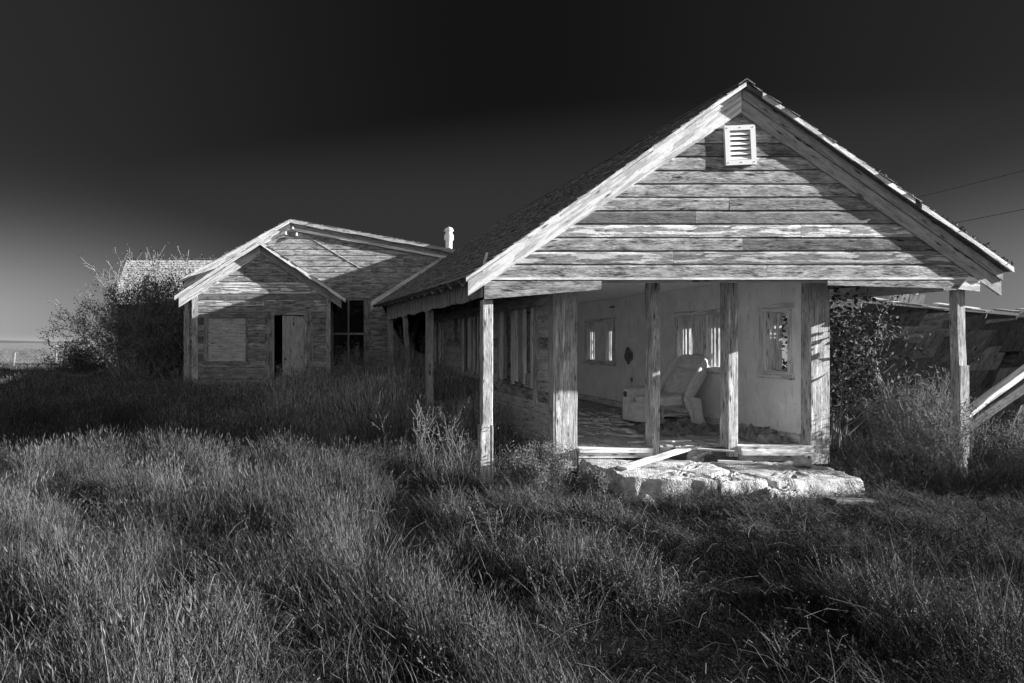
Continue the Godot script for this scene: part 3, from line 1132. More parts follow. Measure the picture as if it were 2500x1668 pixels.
func interior_things() -> void:
	# recliner, its front turned to the left of the picture
	var at := Vector3(6.3, 0.42, -11.75)
	var C := thing("recliner_chair", "torn pale upholstered recliner chair leaning back inside the open room", "armchair", at, deg_to_rad(-74))
	# local axes: +z is the chair's front, +x its left hand
	var I := Transform3D.IDENTITY
	var mb := MB.new()
	cushion(mb, Transform3D(Basis(Vector3.RIGHT, 0.08), Vector3(0, 0.42, 0.06)), Vector3(0.6, 0.2, 0.62), 0.4, 3, 0.012)
	var seat := put("seat", mb, M.fabric, C, false)
	mb = MB.new()
	var tb := Transform3D(Basis(Vector3.RIGHT, -0.62), Vector3(0, 0.78, -0.5))
	cushion(mb, tb, Vector3(0.66, 0.86, 0.17), 0.45, 5, 0.025)
	var back := put("backrest", mb, M.fabric, C, false)
	mb = MB.new()
	cushion(mb, tb * Transform3D(Basis(), Vector3(0, 0.3, 0.06)), Vector3(0.6, 0.3, 0.17), 0.6, 6, 0.02)
	put("head_cushion", mb, M.fabric, back, false).position -= back.position
	mb = MB.new()
	cushion(mb, tb * Transform3D(Basis(), Vector3(0, -0.12, 0.06)), Vector3(0.56, 0.5, 0.13), 0.6, 7, 0.025)
	put("back_cushion", mb, M.fabric, back, false).position -= back.position
	for s: float in [-1.0, 1.0]:
		mb = MB.new()
		cushion(mb, tb * Transform3D(Basis(Vector3(0, 0, 1), s * 0.05), Vector3(s * 0.31, -0.04, 0.09)), Vector3(0.1, 0.8, 0.17), 0.7, 8, 0.012)
		put("side_bolster", mb, M.fabric, back, false).position -= back.position
	# the arm that is left: a rolled front with a torn hole
	mb = MB.new()
	cushion(mb, Transform3D(Basis(), Vector3(-0.4, 0.52, 0.1)), Vector3(0.24, 0.2, 0.66), 0.55, 9, 0.02)
	var arm := put("armrest", mb, M.fabric, C, false)
	mb = MB.new()
	cushion(mb, Transform3D(Basis(), Vector3(-0.4, 0.26, 0.1)), Vector3(0.2, 0.46, 0.62), 0.25, 10, 0.015, 0.9)
	put("arm_panel", mb, M.fabric, arm, false).position -= arm.position
	mb = MB.new()
	cushion(mb, Transform3D(Basis(), Vector3(-0.38, 0.5, 0.43)), Vector3(0.07, 0.11, 0.03), 0.9, 12, 0.02, 0.3, 12, 8)
	put("torn_hole", mb, M.fabric_dark, arm, false).position -= arm.position
	mb = MB.new()
	cushion(mb, Transform3D(Basis(Vector3.RIGHT, -0.1), Vector3(0, 0.22, 0.42)), Vector3(0.56, 0.34, 0.12), 0.35, 13, 0.02, 0.95)
	put("footrest", mb, M.fabric, C, false)
	# bare frame on the open side
	for i in 3:
		mb = MB.new()
		mb.box(Vector3(0.32, 0.1 + i * 0.11, 0.0), Vector3(0.012, 0, 0), Vector3(0, 0.03, 0), Vector3(0, 0, 0.34), 1.0, ro())
		put("frame_rail", mb, M.lumber, C, false)
	for z: float in [-0.3, 0.3]:
		mb = MB.new()
		mb.box(Vector3(0.3, 0.18, z), Vector3(0.02, 0, 0), Vector3(0, 0.18, 0), Vector3(0, 0, 0.025), 0.8, ro())
		put("frame_leg", mb, M.lumber, C, false)
	mb = MB.new()
	mb.box(Vector3(0.0, 0.06, 0.0), Vector3(0.26, 0, 0), Vector3(0, 0.055, 0), Vector3(0, 0, 0.3), 0.5, ro())
	put("base", mb, M.dull, C, false)
	# cloth hanging off the back corner
	var rows := []
	for i in 9:
		var line := PackedVector3Array()
		for j in 10:
			var f := i / 8.0
			var u := j / 9.0
			line.append(Vector3(0.34 + 0.025 * sin(u * 9.0 + f) + 0.05 * f, 0.5 - 0.49 * f + 0.03 * sin(u * 5.0), -0.1 - 0.34 * u - 0.12 * f + 0.02 * sin(f * 7.0 + u * 4.0)))
		rows.append(line)
	mb = MB.new()
	mb.sheet(rows, 1, 1, 0.95)
	put("hanging_cloth", mb, M.fabric, C, false)

	# crumpled carpet along the wall
	var nz := FastNoiseLite.new()
	nz.seed = 77
	nz.frequency = 1.6
	for q in [[Vector3(6.1, 0.425, -10.9), 1.5, 1.1, 0.1, "crumpled grey carpet heaped on the floor before the recliner", 0.2], [Vector3(6.75, 0.425, -9.95), 0.5, 0.9, 0.12, "rag of carpet pushed against the plaster wall under the nearest window", 0.0]]:
		rows = []
		for i in 22:
			var line := PackedVector3Array()
			for j in 22:
				var u := j / 21.0 - 0.5
				var v := i / 21.0 - 0.5
				var e := minf(minf(0.5 - absf(u), 0.5 - absf(v)) * 6.0, 1.0)
				var x: float = u * q[1] * (1.0 + 0.15 * sin(v * 9.0))
				var z: float = v * q[2] * (1.0 + 0.12 * sin(u * 11.0))
				line.append(q[0] + Vector3(x, maxf(0.0, nz.get_noise_2d(x * 2.0 + q[2] * 9.0, z * 4.0) + 0.25) * q[3] * 2.0 * e + 0.004, z).rotated(Vector3.UP, q[5]))
			rows.append(line)
		mb = MB.new()
		rows.reverse()
		mb.sheet(rows, 1, 1, 0.8)
		tag(put("carpet_scrap", mb, M.fabric_dark, self), q[4], "carpet")
	# broken lath and plaster on the floor
	mb = MB.new()
	for i in 260:
		var p := Vector3(rng.randf_range(3.9, 6.8), 0.428, rng.randf_range(-14.5, -10.2))
		var a := rng.randf() * TAU
		var l := rng.randf_range(0.02, 0.16)
		mb.box(p, Vector3(cos(a), jit(0.1), sin(a)) * l, Vector3(0, rng.randf_range(0.003, 0.012), 0), Vector3(-sin(a), 0, cos(a)) * rng.randf_range(0.01, 0.03), rng.randf_range(0.5, 1.6), ro())
	tag(put("floor_rubble", mb, M.trim), "splinters and plaster crumbs strewn over the room's plank floor", "rubble", "", "stuff")


func stoop_things() -> void:
	var S := thing("concrete_stoop", "cracked pale concrete stoop before the open front of the house", "stoop", Vector3(5.2, 0, -8.6))
	var nz := FastNoiseLite.new()
	nz.seed = 5
	nz.frequency = 2.2
	nz.fractal_octaves = 4
	# each piece: a lumpy top and broken sides
	var pieces := [
		["slab", [Vector2(3.92, -7.98), Vector2(4.84, -7.86), Vector2(4.9, -8.15), Vector2(5.1, -8.35), Vector2(5.4, -8.5), Vector2(5.42, -9.25), Vector2(3.84, -9.25)], 0.25, -0.12],
		["slab", [Vector2(4.88, -7.85), Vector2(5.5, -7.96), Vector2(5.46, -8.46), Vector2(5.14, -8.3), Vector2(4.95, -8.1)], 0.225, -0.12],
		["slab", [Vector2(5.58, -7.95), Vector2(6.72, -8.1), Vector2(6.8, -8.5), Vector2(6.85, -9.25), Vector2(5.5, -9.25)], 0.22, -0.05],
		["broken_chunk", [Vector2(5.36, -7.72), Vector2(5.74, -7.78), Vector2(5.72, -7.99), Vector2(5.5, -7.97)], 0.15, -0.1],
	]
	for q in pieces:
		var c := Vector2.ZERO
		for p: Vector2 in q[1]:
			c += p / q[1].size()
		var ring := []
		var m: int = q[1].size()
		for i in m:
			for s in 22:
				var p: Vector2 = q[1][i].lerp(q[1][(i + 1) % m], s / 22.0)
				ring.append(p + Vector2(nz.get_noise_2d(p.x, p.y), nz.get_noise_2d(p.y, p.x + 9)) * 0.035 + Vector2(nz.get_noise_2d(p.x * 7, p.y * 7), nz.get_noise_2d(p.y * 7, p.x * 7 + 9)) * 0.015)
		ring.append(ring[0])
		var rows := []
		for lv in 14:
			var line := PackedVector3Array()
			for p: Vector2 in ring:
				var f := 1.0
				var y := 0.0
				if lv < 6:
					f = [1.05, 1.04, 1.025, 1.005, 0.99, 0.98][lv]
					y = lerpf(q[3], q[2], [0.0, 0.35, 0.65, 0.9, 0.97, 1.0][lv])
				else:
					f = 0.98 * (1.0 - (lv - 5) / 8.0)
					y = q[2]
				var w := c + (p - c) * f
				var d := nz.get_noise_2d(w.x * 1.2, w.y * 1.2) * 0.03 + nz.get_noise_2d(w.x * 7.0, w.y * 7.0) * 0.02 + nz.get_noise_2d(w.x * 19.0, w.y * 19.0) * 0.012
				if lv < 5:
					d *= 0.35
				if lv < 6:
					var o := (p - c).normalized() * nz.get_noise_3d(p.x * 3.0, y * 6.0, p.y * 3.0) * 0.014
					w += o
				line.append(Vector3(w.x, y + d, w.y))
			line.reverse()
			rows.append(line)
		var mb := MB.new()
		rows.reverse()
		for r in rows:
			r.reverse()
		mb.sheet(rows, 1, 1, 1.0, true)
		put(q[0], mb, M.concrete, S)
	var mb := MB.new()
	timber(mb, Vector3(4.02, 0.285, -8.42), Vector3(5.38, 0.42, -9.28), 0.13, 0.03, Vector3(0, 0, 1).rotated(Vector3.UP, 0.5), 0.004, 8, 0.004, 1.2)
	tag(put("loose_plank", mb, M.trim), "pale split plank lying slantwise from stoop to door sill", "plank")
	for q in [[Vector3(5.2, 0.4, -9.35), Vector3(5.9, 0.37, -9.2), "short grey lath lying on the sill between the two middle posts", 0.05], [Vector3(4.65, 0.44, -9.55), Vector3(5.6, 0.44, -9.7), "thin pale lath on the floor edge behind the narrow post", 0.045], [Vector3(5.5, 0.29, -8.9), Vector3(5.85, 0.3, -8.75), "stub of broken board on the stoop by the wide post", 0.08]]:
		mb = MB.new()
		mb.beam(q[0], q[1], q[3], 0.022, Vector3.UP, 1.1, ro())
		tag(put("loose_lath", mb, M.trim), q[2], "board")
	# old timber step in the weeds
	var T := thing("timber_step", "dark rotten timber step half buried right of the stoop", "step", Vector3(6.1, 0, -7.6))
	mb = MB.new()
	timber(mb, Vector3(5.86, 0.1, -7.5), Vector3(6.42, 0.07, -7.55), 0.16, 0.05, Vector3(0, 0, 1), 0.008, 6, 0.006, 1.4)
	put("tread", mb, M.dull, T)
	for x: float in [5.92, 6.36]:
		mb = MB.new()
		mb.abox(Vector3(x - 0.03, -0.15, -7.6), Vector3(x + 0.03, 0.05, -7.44), 0.9, ro())
		put("riser", mb, M.dull, T)
	for i in 7:
		var p: Vector3 = [Vector3(6.35, 0.02, -7.55), Vector3(5.2, 0.0, -7.5), Vector3(7.0, 0.12, -9.0), Vector3(7.3, 0.1, -8.9), Vector3(4.0, 0.0, -7.8), Vector3(6.6, 0.28, -8.9), Vector3(7.5, 0.06, -8.6)][i]
		mb = MB.new()
		cushion(mb, Transform3D(Basis(Vector3(jit(1), 1, jit(1)).normalized(), rng.randf() * 6.0), p), Vector3(0.2, 0.12, 0.15) * rng.randf_range(0.6, 1.2), 0.8, 40 + i, 0.06, 1.0, 12, 8)
		tag(put("stone", mb, M.concrete), ["pale stone at the end of the timber step", "flat stone in the grass before the stoop", "larger stone at the foot of the right corner pillar", "stone just right of the corner pillar's foot", "stone at the stoop's left front corner", "small stone lying on the right half of the stoop", "stone in the weeds under the right porch"][i], "stone", "stones round the stoop")


# ---------------------------------------------------------------- the farmhouse behind with its entry
func farmhouse() -> void:
	var F := thing("farmhouse", "low wide-gabled farmhouse with small gabled entry, in shadow left of the gabled house", "house", Vector3(0.6, 0.36, -20.5))
	var X := Vector3.RIGHT
	var Z := Vector3(0, 0, 1)
	var zw := -19.0
	var zf := -18.86
	# gable: apex (-0.18, 5.2), left 0.548, right 0.18
	var top := func(x: float) -> float: return 5.18 - (0.548 * (-0.18 - x) if x < -0.18 else 0.185 * (x + 0.18))
	var mb := MB.new()
	panel(mb, Vector3(0, 0, zw - 0.04), X, Z, -3.1, 5.6, 0.2, 3.4, [Rect2(0.986, 1.1, 0.933, 1.96)], 0.036)
	mb.slab(PackedVector3Array([Vector3(-3.1, 3.4, zw - 0.04), Vector3(5.6, 3.4, zw - 0.04), Vector3(5.6, top.call(5.6) - 0.1, zw - 0.04), Vector3(-0.18, 5.1, zw - 0.04), Vector3(-3.1, top.call(-3.1) - 0.1, zw - 0.04)]), Z, 0.036, X)
	var wall := put("front_wall", mb, M.siding_dark, F)
	var bnd := func(y: float) -> Vector2:
		var a := -3.1
		if y > 3.48:
			a = -0.18 - (5.1 - y) / 0.548
		var b := 5.6
		if y > 4.03:
			b = minf(5.6, -0.18 + (5.1 - y) / 0.185)
		return Vector2(a, maxf(b, a + 0.05))
	siding(wall, Vector3(0, 0, zw), X, Z, 0.3, 5.04, 0.158, bnd, [Rect2(0.98, 1.15, 0.94, 1.95), Rect2(-2.5, 0.0, 3.24, 3.3)], func(r: int) -> Material: return M.siding_b if r > 20 and r % 3 else M.siding, 3.4, 0.2)
	mb = MB.new()
	mb.slab(PackedVector3Array([Vector3(-3.1, 0.2, -27.0), Vector3(5.6, 0.2, -27.0), Vector3(5.6, 4.0, -27.0), Vector3(-0.18, 5.1, -27.0), Vector3(-3.1, 3.48, -27.0)]), Z, 0.05, X)
	put("back_wall", mb, M.siding_dark, F)
	mb = MB.new()
	mb.abox(Vector3(-3.1, 0.2, -26.95), Vector3(-3.05, 3.5, -19.05))
	put("left_wall", mb, M.siding, F)
	mb = MB.new()
	mb.abox(Vector3(5.55, 0.2, -26.95), Vector3(5.6, 4.0, -19.05))
	put("right_wall", mb, M.siding, F)
	trim_box("corner_board", Vector3(-3.13, 0.2, zw - 0.02), Vector3(-2.97, 3.46, zw + 0.035), M.post, F, 0.9)
	# roof
	var rf := Vector3(-0.18, 5.22, zf)
	var rb := Vector3(-0.18, 5.22, -27.2)
	var lf := Vector3(-3.24, 3.55, zf)
	var ef := Vector3(5.9, 4.1, zf)
	var dl := roof_slope(F, "roof", rf, rb, lf, Vector3(lf.x, lf.y, -27.2), Vector3(-0.48, 0.877, 0), 0, 0.15, 0.16, M.dull, 3.0)
	var dr := roof_slope(F, "roof", rf + Vector3(0.01, 0, 0), rb + Vector3(0.01, 0, 0), ef, Vector3(ef.x, ef.y, -27.2), Vector3(0.182, 0.983, 0), 0, 0.15, 0.16, M.dull, 3.0)
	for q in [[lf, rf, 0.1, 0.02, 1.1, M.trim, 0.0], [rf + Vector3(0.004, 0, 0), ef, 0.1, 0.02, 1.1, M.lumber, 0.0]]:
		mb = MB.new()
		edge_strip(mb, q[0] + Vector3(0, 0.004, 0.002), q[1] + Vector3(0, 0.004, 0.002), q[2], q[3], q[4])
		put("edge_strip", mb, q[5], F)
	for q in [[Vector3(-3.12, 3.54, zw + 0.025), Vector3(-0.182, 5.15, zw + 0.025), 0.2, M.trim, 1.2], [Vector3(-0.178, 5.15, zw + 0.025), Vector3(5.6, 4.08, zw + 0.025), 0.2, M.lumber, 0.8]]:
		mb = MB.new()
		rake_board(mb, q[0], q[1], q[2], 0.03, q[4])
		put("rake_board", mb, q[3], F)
	mb = MB.new()
	rake_board(mb, Vector3(-0.1, 5.0, zw + 0.058), Vector3(5.6, 3.95, zw + 0.058), 0.07, 0.025, 1.2)
	put("rake_molding", mb, M.trim, F)
	# white stovepipe
	mb = MB.new()
	var px := 4.69
	mb.tube(Vector3(px, 4.1, -21.0), Vector3(px, 4.95, -21.0), 0.1, 0.1, 14)
	mb.tube(Vector3(px, 4.97, -21.0), Vector3(px, 5.1, -21.0), 0.14, 0.14, 14)
	mb.tube(Vector3(px, 4.95, -21.0), Vector3(px, 4.97, -21.0), 0.1, 0.14, 14)
	mb.tube(Vector3(px, 5.1, -21.0), Vector3(px, 5.22, -21.0), 0.14, 0.09, 14)
	var pipe := put("stovepipe", mb, M.metal_white, F)
	mb = MB.new()
	mb.tube(Vector3(px, 5.22, -21.0), Vector3(px, 5.25, -21.0), 0.085, 0.15, 12)
	mb.tube(Vector3(px, 5.25, -21.0), Vector3(px, 5.33, -21.0), 0.15, 0.11, 12)
	mb.tube(Vector3(px, 5.33, -21.0), Vector3(px, 5.38, -21.0), 0.11, 0.0, 12)
	put("pipe_cap", mb, M.metal_white, pipe)
	# tall four-pane window right of the entry
	mb = MB.new()
	mb.abox(Vector3(0.86, 3.06, zw - 0.02), Vector3(2.08, 3.2, zw + 0.04), 0.9, ro())
	mb.abox(Vector3(0.87, 1.1, zw - 0.02), Vector3(0.985, 3.06, zw + 0.036), 0.85, ro())
	mb.abox(Vector3(1.92, 1.1, zw - 0.02), Vector3(2.06, 3.06, zw + 0.036), 0.85, ro())
	mb.abox(Vector3(0.84, 1.02, zw - 0.02), Vector3(2.09, 1.1, zw + 0.07), 0.9, ro())
	var win := put("window", mb, M.siding, F)
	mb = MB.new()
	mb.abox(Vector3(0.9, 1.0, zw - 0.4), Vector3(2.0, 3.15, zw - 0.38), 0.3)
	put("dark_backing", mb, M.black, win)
	for q in [[0.986, 1.03], [1.43, 1.47], [1.875, 1.919]]:
		trim_box("sash_bar", Vector3(q[0], 1.11, zw - 0.012), Vector3(q[1], 3.05, zw + 0.018), M.siding, win, 0.9)
	for y: float in [1.12, 2.04, 3.0]:
		trim_box("sash_rail", Vector3(1.032, y, zw - 0.01), Vector3(1.873, y + 0.05, zw + 0.014), M.siding, win, 1.0)
	for xx: float in [1.035, 1.475]:
		for y: float in [1.172, 2.092]:
			mb = MB.new()
			mb.abox(Vector3(xx, y, zw - 0.004), Vector3(xx + 0.395, y + 0.866, zw - 0.001))
			put("pane", mb, M.glass, win)
	# cable stapled slantwise across the gable, with old insulators
	mb = MB.new()
	for s in [[Vector3(0.2, 4.84, zw + 0.026), Vector3(1.5, 4.05, zw + 0.026)], [Vector3(1.5, 4.05, zw + 0.026), Vector3(2.62, 3.42, zw + 0.026)], [Vector3(2.62, 3.42, zw + 0.026), Vector3(2.63, 3.1, zw + 0.026)]]:
		mb.tube(s[0], s[1], 0.008, 0.008, 5)
	put("cable", mb, M.lumber, F)
	for q in [Vector2(-0.3, 4.83), Vector2(0.0, 4.8), Vector2(-0.1, 4.98)]:
		mb = MB.new()
		mb.tube(Vector3(q.x, q.y, zw + 0.01), Vector3(q.x, q.y + 0.02, zw + 0.1), 0.015, 0.015, 6)
		mb.tube(Vector3(q.x, q.y - 0.02, zw + 0.1), Vector3(q.x, q.y + 0.06, zw + 0.1), 0.04, 0.025, 8)
		put("insulator", mb, M.metal_white, F)

	# the entry in front
	var za := -17.0
	mb = MB.new()
	panel(mb, Vector3(0, 0, za - 0.05), X, Z, -2.58, 0.82, 0.2, 3.0, [Rect2(-0.564, 0.0, 0.78, 2.51)], 0.045)
	var ew := put("entry_wall", mb, M.siding_dark, F)
	mb = MB.new()
	mb.slab(PackedVector3Array([Vector3(-2.58, 3.0, za - 0.05), Vector3(0.82, 3.0, za - 0.05), Vector3(0.82, 3.15, za - 0.05), Vector3(-0.9, 4.18, za - 0.05), Vector3(-2.58, 3.15, za - 0.05)]), Z, 0.045, X)
	put("entry_gable", mb, M.siding_dark, ew)
	var eb := func(y: float) -> Vector2:
		if y < 3.12:
			return Vector2(-2.45, 0.74)
		return Vector2(maxf(-2.56, -0.9 - (4.2 - y) / 0.64), minf(0.8, -0.9 + (4.2 - y) / 0.63))
	siding(ew, Vector3(0, 0, za), X, Z, 0.3, 4.12, 0.152, eb, [Rect2(-2.28, 1.4, 1.04, 1.06), Rect2(-0.78, 0.0, 1.18, 2.52)], func(r: int) -> Material: return M.siding_pale if r in [16, 18, 19] else (M.siding_b if r > 17 else (M.siding_dark if r % 3 else M.siding)), 2.6, 0.2)
	trim_box("entry_side_wall", Vector3(-2.58, 0.2, -18.95), Vector3(-2.52, 3.1, za - 0.06), M.siding, F)
	trim_box("entry_side_wall", Vector3(0.76, 0.2, -18.95), Vector3(0.82, 3.1, za - 0.06), M.siding, F)
	trim_box("corner_board", Vector3(-2.6, 0.2, za - 0.04), Vector3(-2.452, 3.1, za + 0.03), M.post, F, 0.85)
	trim_box("corner_board", Vector3(0.742, 0.2, za - 0.04), Vector3(0.85, 3.1, za + 0.03), M.lumber, F, 0.8)
	var arf := Vector3(-0.9, 4.32, za + 0.2)
	var arb := Vector3(-0.9, 4.32, -18.9)
	var alf := Vector3(-3.0, 2.97, za + 0.2)
	var aef := Vector3(1.21, 2.9, za + 0.2)
	roof_slope(F, "entry_roof", arf, arb, alf, Vector3(alf.x, alf.y, -18.9), Vector3(-0.54, 0.84, 0), 0, 0.14, 0.15, M.dull)
	roof_slope(F, "entry_roof", arf + Vector3(0.008, 0, 0), arb + Vector3(0.008, 0, 0), aef, Vector3(aef.x, aef.y, -18.9), Vector3(0.56, 0.83, 0), 0, 0.14, 0.15, M.dull)
	for q in [[alf, arf, M.trim, 1.3], [arf + Vector3(0.004, 0, 0), aef, M.trim, 1.0]]:
		mb = MB.new()
		edge_strip(mb, q[0] + Vector3(0, 0.006, 0.002), q[1] + Vector3(0, 0.006, 0.002), 0.1, 0.02, q[3])
		put("edge_strip", mb, q[2], F)
	for q in [[Vector3(-2.92, 2.94, za + 0.022), Vector3(-0.902, 4.24, za + 0.022), 0.24, M.trim, 1.2], [Vector3(-0.898, 4.24, za + 0.022), Vector3(1.12, 2.88, za + 0.022), 0.2, M.lumber, 0.8]]:
		mb = MB.new()
		rake_board(mb, q[0], q[1], q[2], 0.03, q[4])
		put("rake_board", mb, q[3], F)
	# boarded window of the entry
	mb = MB.new()
	mb.abox(Vector3(-2.36, 2.44, za - 0.02), Vector3(-1.15, 2.53, za + 0.045), 0.6, ro())
	mb.abox(Vector3(-2.3, 1.36, za - 0.02), Vector3(-2.2, 2.438, za + 0.035), 0.8, ro())
	mb.abox(Vector3(-1.26, 1.36, za - 0.02), Vector3(-1.2, 2.438, za + 0.035), 0.6, ro())
	mb.abox(Vector3(-2.34, 1.28, za - 0.02), Vector3(-1.17, 1.358, za + 0.05), 0.6, ro())
	var bw := put("boarded_window", mb, M.siding, F)
	for i in 7:
		mb = MB.new()
		mb.box(Vector3(-1.73, 1.36 + 0.077 + i * 0.155, za + 0.006), Vector3(0.465, jit(0.003), 0), Vector3(0, 0.075, 0), Vector3(0, 0, 0.009), 1.6 + jit(0.15), ro())
		put("window_board", mb, M.lumber, bw)
	# door frame, door ajar
	mb = MB.new()
	mb.abox(Vector3(-0.78, 0.25, za - 0.02), Vector3(-0.6, 2.6, za + 0.03), 0.75, ro())
	mb.abox(Vector3(0.26, 0.25, za - 0.02), Vector3(0.42, 2.6, za + 0.03), 0.75, ro())
	mb.abox(Vector3(-0.8, 2.602, za - 0.02), Vector3(0.44, 2.84, za + 0.034), 0.8, ro())
	mb.abox(Vector3(-0.62, 2.51, za - 0.12), Vector3(0.27, 2.598, za + 0.02), 1.1, ro())
	mb.abox(Vector3(-0.598, 0.25, za - 0.12), Vector3(-0.55, 2.508, za + 0.022), 1.0, ro())
	mb.abox(Vector3(0.2, 0.25, za - 0.12), Vector3(0.258, 2.508, za + 0.022), 1.1, ro())
	put("door_frame", mb, M.siding, F)
	var dt := Transform3D(Basis(Vector3.UP, 0.3), Vector3(0.2, 1.47, za - 0.1))
	mb = MB.new()
	mb.box(dt * Vector3(-0.29, 0, 0), dt.basis.x * 0.28, Vector3(0, 1.02, 0), dt.basis.z * 0.018, 1.4, ro())
	var door := put("door", mb, M.lumber, F)
	for q in [[-0.42, 0.55, 0.1, 0.38], [-0.15, 0.55, 0.1, 0.38], [-0.42, -0.3, 0.1, 0.3], [-0.15, -0.3, 0.1, 0.3]]:
		mb = MB.new()
		mb.box(dt * Vector3(q[0], q[1] - 0.1, 0.021), dt.basis.x * q[2], Vector3(0, q[3], 0), dt.basis.z * 0.006, 1.45, ro())
		put("door_panel", mb, M.lumber, door)
	mb = MB.new()
	mb.tube(dt * Vector3(-0.52, -0.05, 0.015), dt * Vector3(-0.52, -0.05, 0.06), 0.014, 0.03, 8)
	put("door_knob", mb, M.iron, door)
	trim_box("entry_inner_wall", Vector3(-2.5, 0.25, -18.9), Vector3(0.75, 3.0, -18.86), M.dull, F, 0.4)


func lean_panel() -> void:
	# upright boards closing the far end of the side porch, with a curved top
	var o := thing("board_screen", "grey screen of upright boards closing the dark far end of the side porch", "screen", Vector3(3.0, 0.3, -17.7))
	for i in 9:
		var x := 2.47 + i * 0.117
		var h := 2.0 - 0.55 * pow(i / 8.0, 0.7) + 0.02 * sin(i * 2.0)
		var mb := MB.new()
		mb.abox(Vector3(x, 0.25, -17.72), Vector3(x + 0.112, h, -17.7), tone(0.15) * 0.9, ro())
		put("upright_board", mb, M.siding, o)
	var mb := MB.new()
	mb.abox(Vector3(2.46, 0.9, -17.76), Vector3(3.53, 1.0, -17.725), 0.6, ro())
	put("cross_rail", mb, M.dull, o)


func shingled_house() -> void:
	var R := thing("shingled_house", "steep shingled roof of a third house behind the bare bush at far left", "house", Vector3(-4.6, 0.36, -30))
	var X := Vector3.RIGHT
	var x0 := -7.55
	var x1 := 0.5
	var r0 := Vector3(x0, 5.5, -30.4)
	var r1 := Vector3(x1, 5.5, -30.4)
	var e0 := Vector3(x0, 3.35, -27.9)
	var e1 := Vector3(x1, 3.35, -27.9)
	var up := Vector3(0, 0.758, 0.652)
	roof_slope(R, "roof", r0, r1, e0, e1, up, 300, 0.16, 0.17, M.dull, 6.6, M.shingle_pale)
	roof_slope(R, "roof", r0 + Vector3(0, 0, -0.01), r1 + Vector3(0, 0, -0.01), Vector3(x0, 3.35, -32.9), Vector3(x1, 3.35, -32.9), Vector3(0, 0.758, -0.652), 0, 0.16, 0.17, M.dull, 0.3)
	var mb := MB.new()
	mb.abox(Vector3(x0 + 0.15, 0.2, -32.6), Vector3(x1 - 0.15, 3.3, -28.2))
	var w := put("wall", mb, M.siding_dark, R)
	siding(w, Vector3(0, 0, -28.2), X, Vector3(0, 0, 1), 0.3, 3.25, 0.16, func(_y: float) -> Vector2: return Vector2(x0 + 0.15, -3.0), [], func(_r: int) -> Material: return M.siding, 9.0)
	mb = MB.new()
	mb.slab(PackedVector3Array([Vector3(x0 + 0.16, 3.3, -28.2), Vector3(x0 + 0.16, 3.3, -32.6), Vector3(x0 + 0.16, 5.3, -30.4)]), Vector3(1, 0, 0), 0.05, Vector3(0, 0, -1))
	put("gable", mb, M.siding, R)
	mb = MB.new()
	mb.beam(e0 + Vector3(0.02, -0.06, 0), r0 + Vector3(0.02, -0.06, 0), 0.04, 0.14, Vector3.UP, 1.0, ro())
	put("rake_board", mb, M.siding, R)
	mb = MB.new()
	mb.beam(r0 + Vector3(0, 0.03, 0), r1 + Vector3(0, 0.03, 0), 0.16, 0.06, Vector3.UP, 0.8, ro())
	put("ridge_cap", mb, M.dull, R)


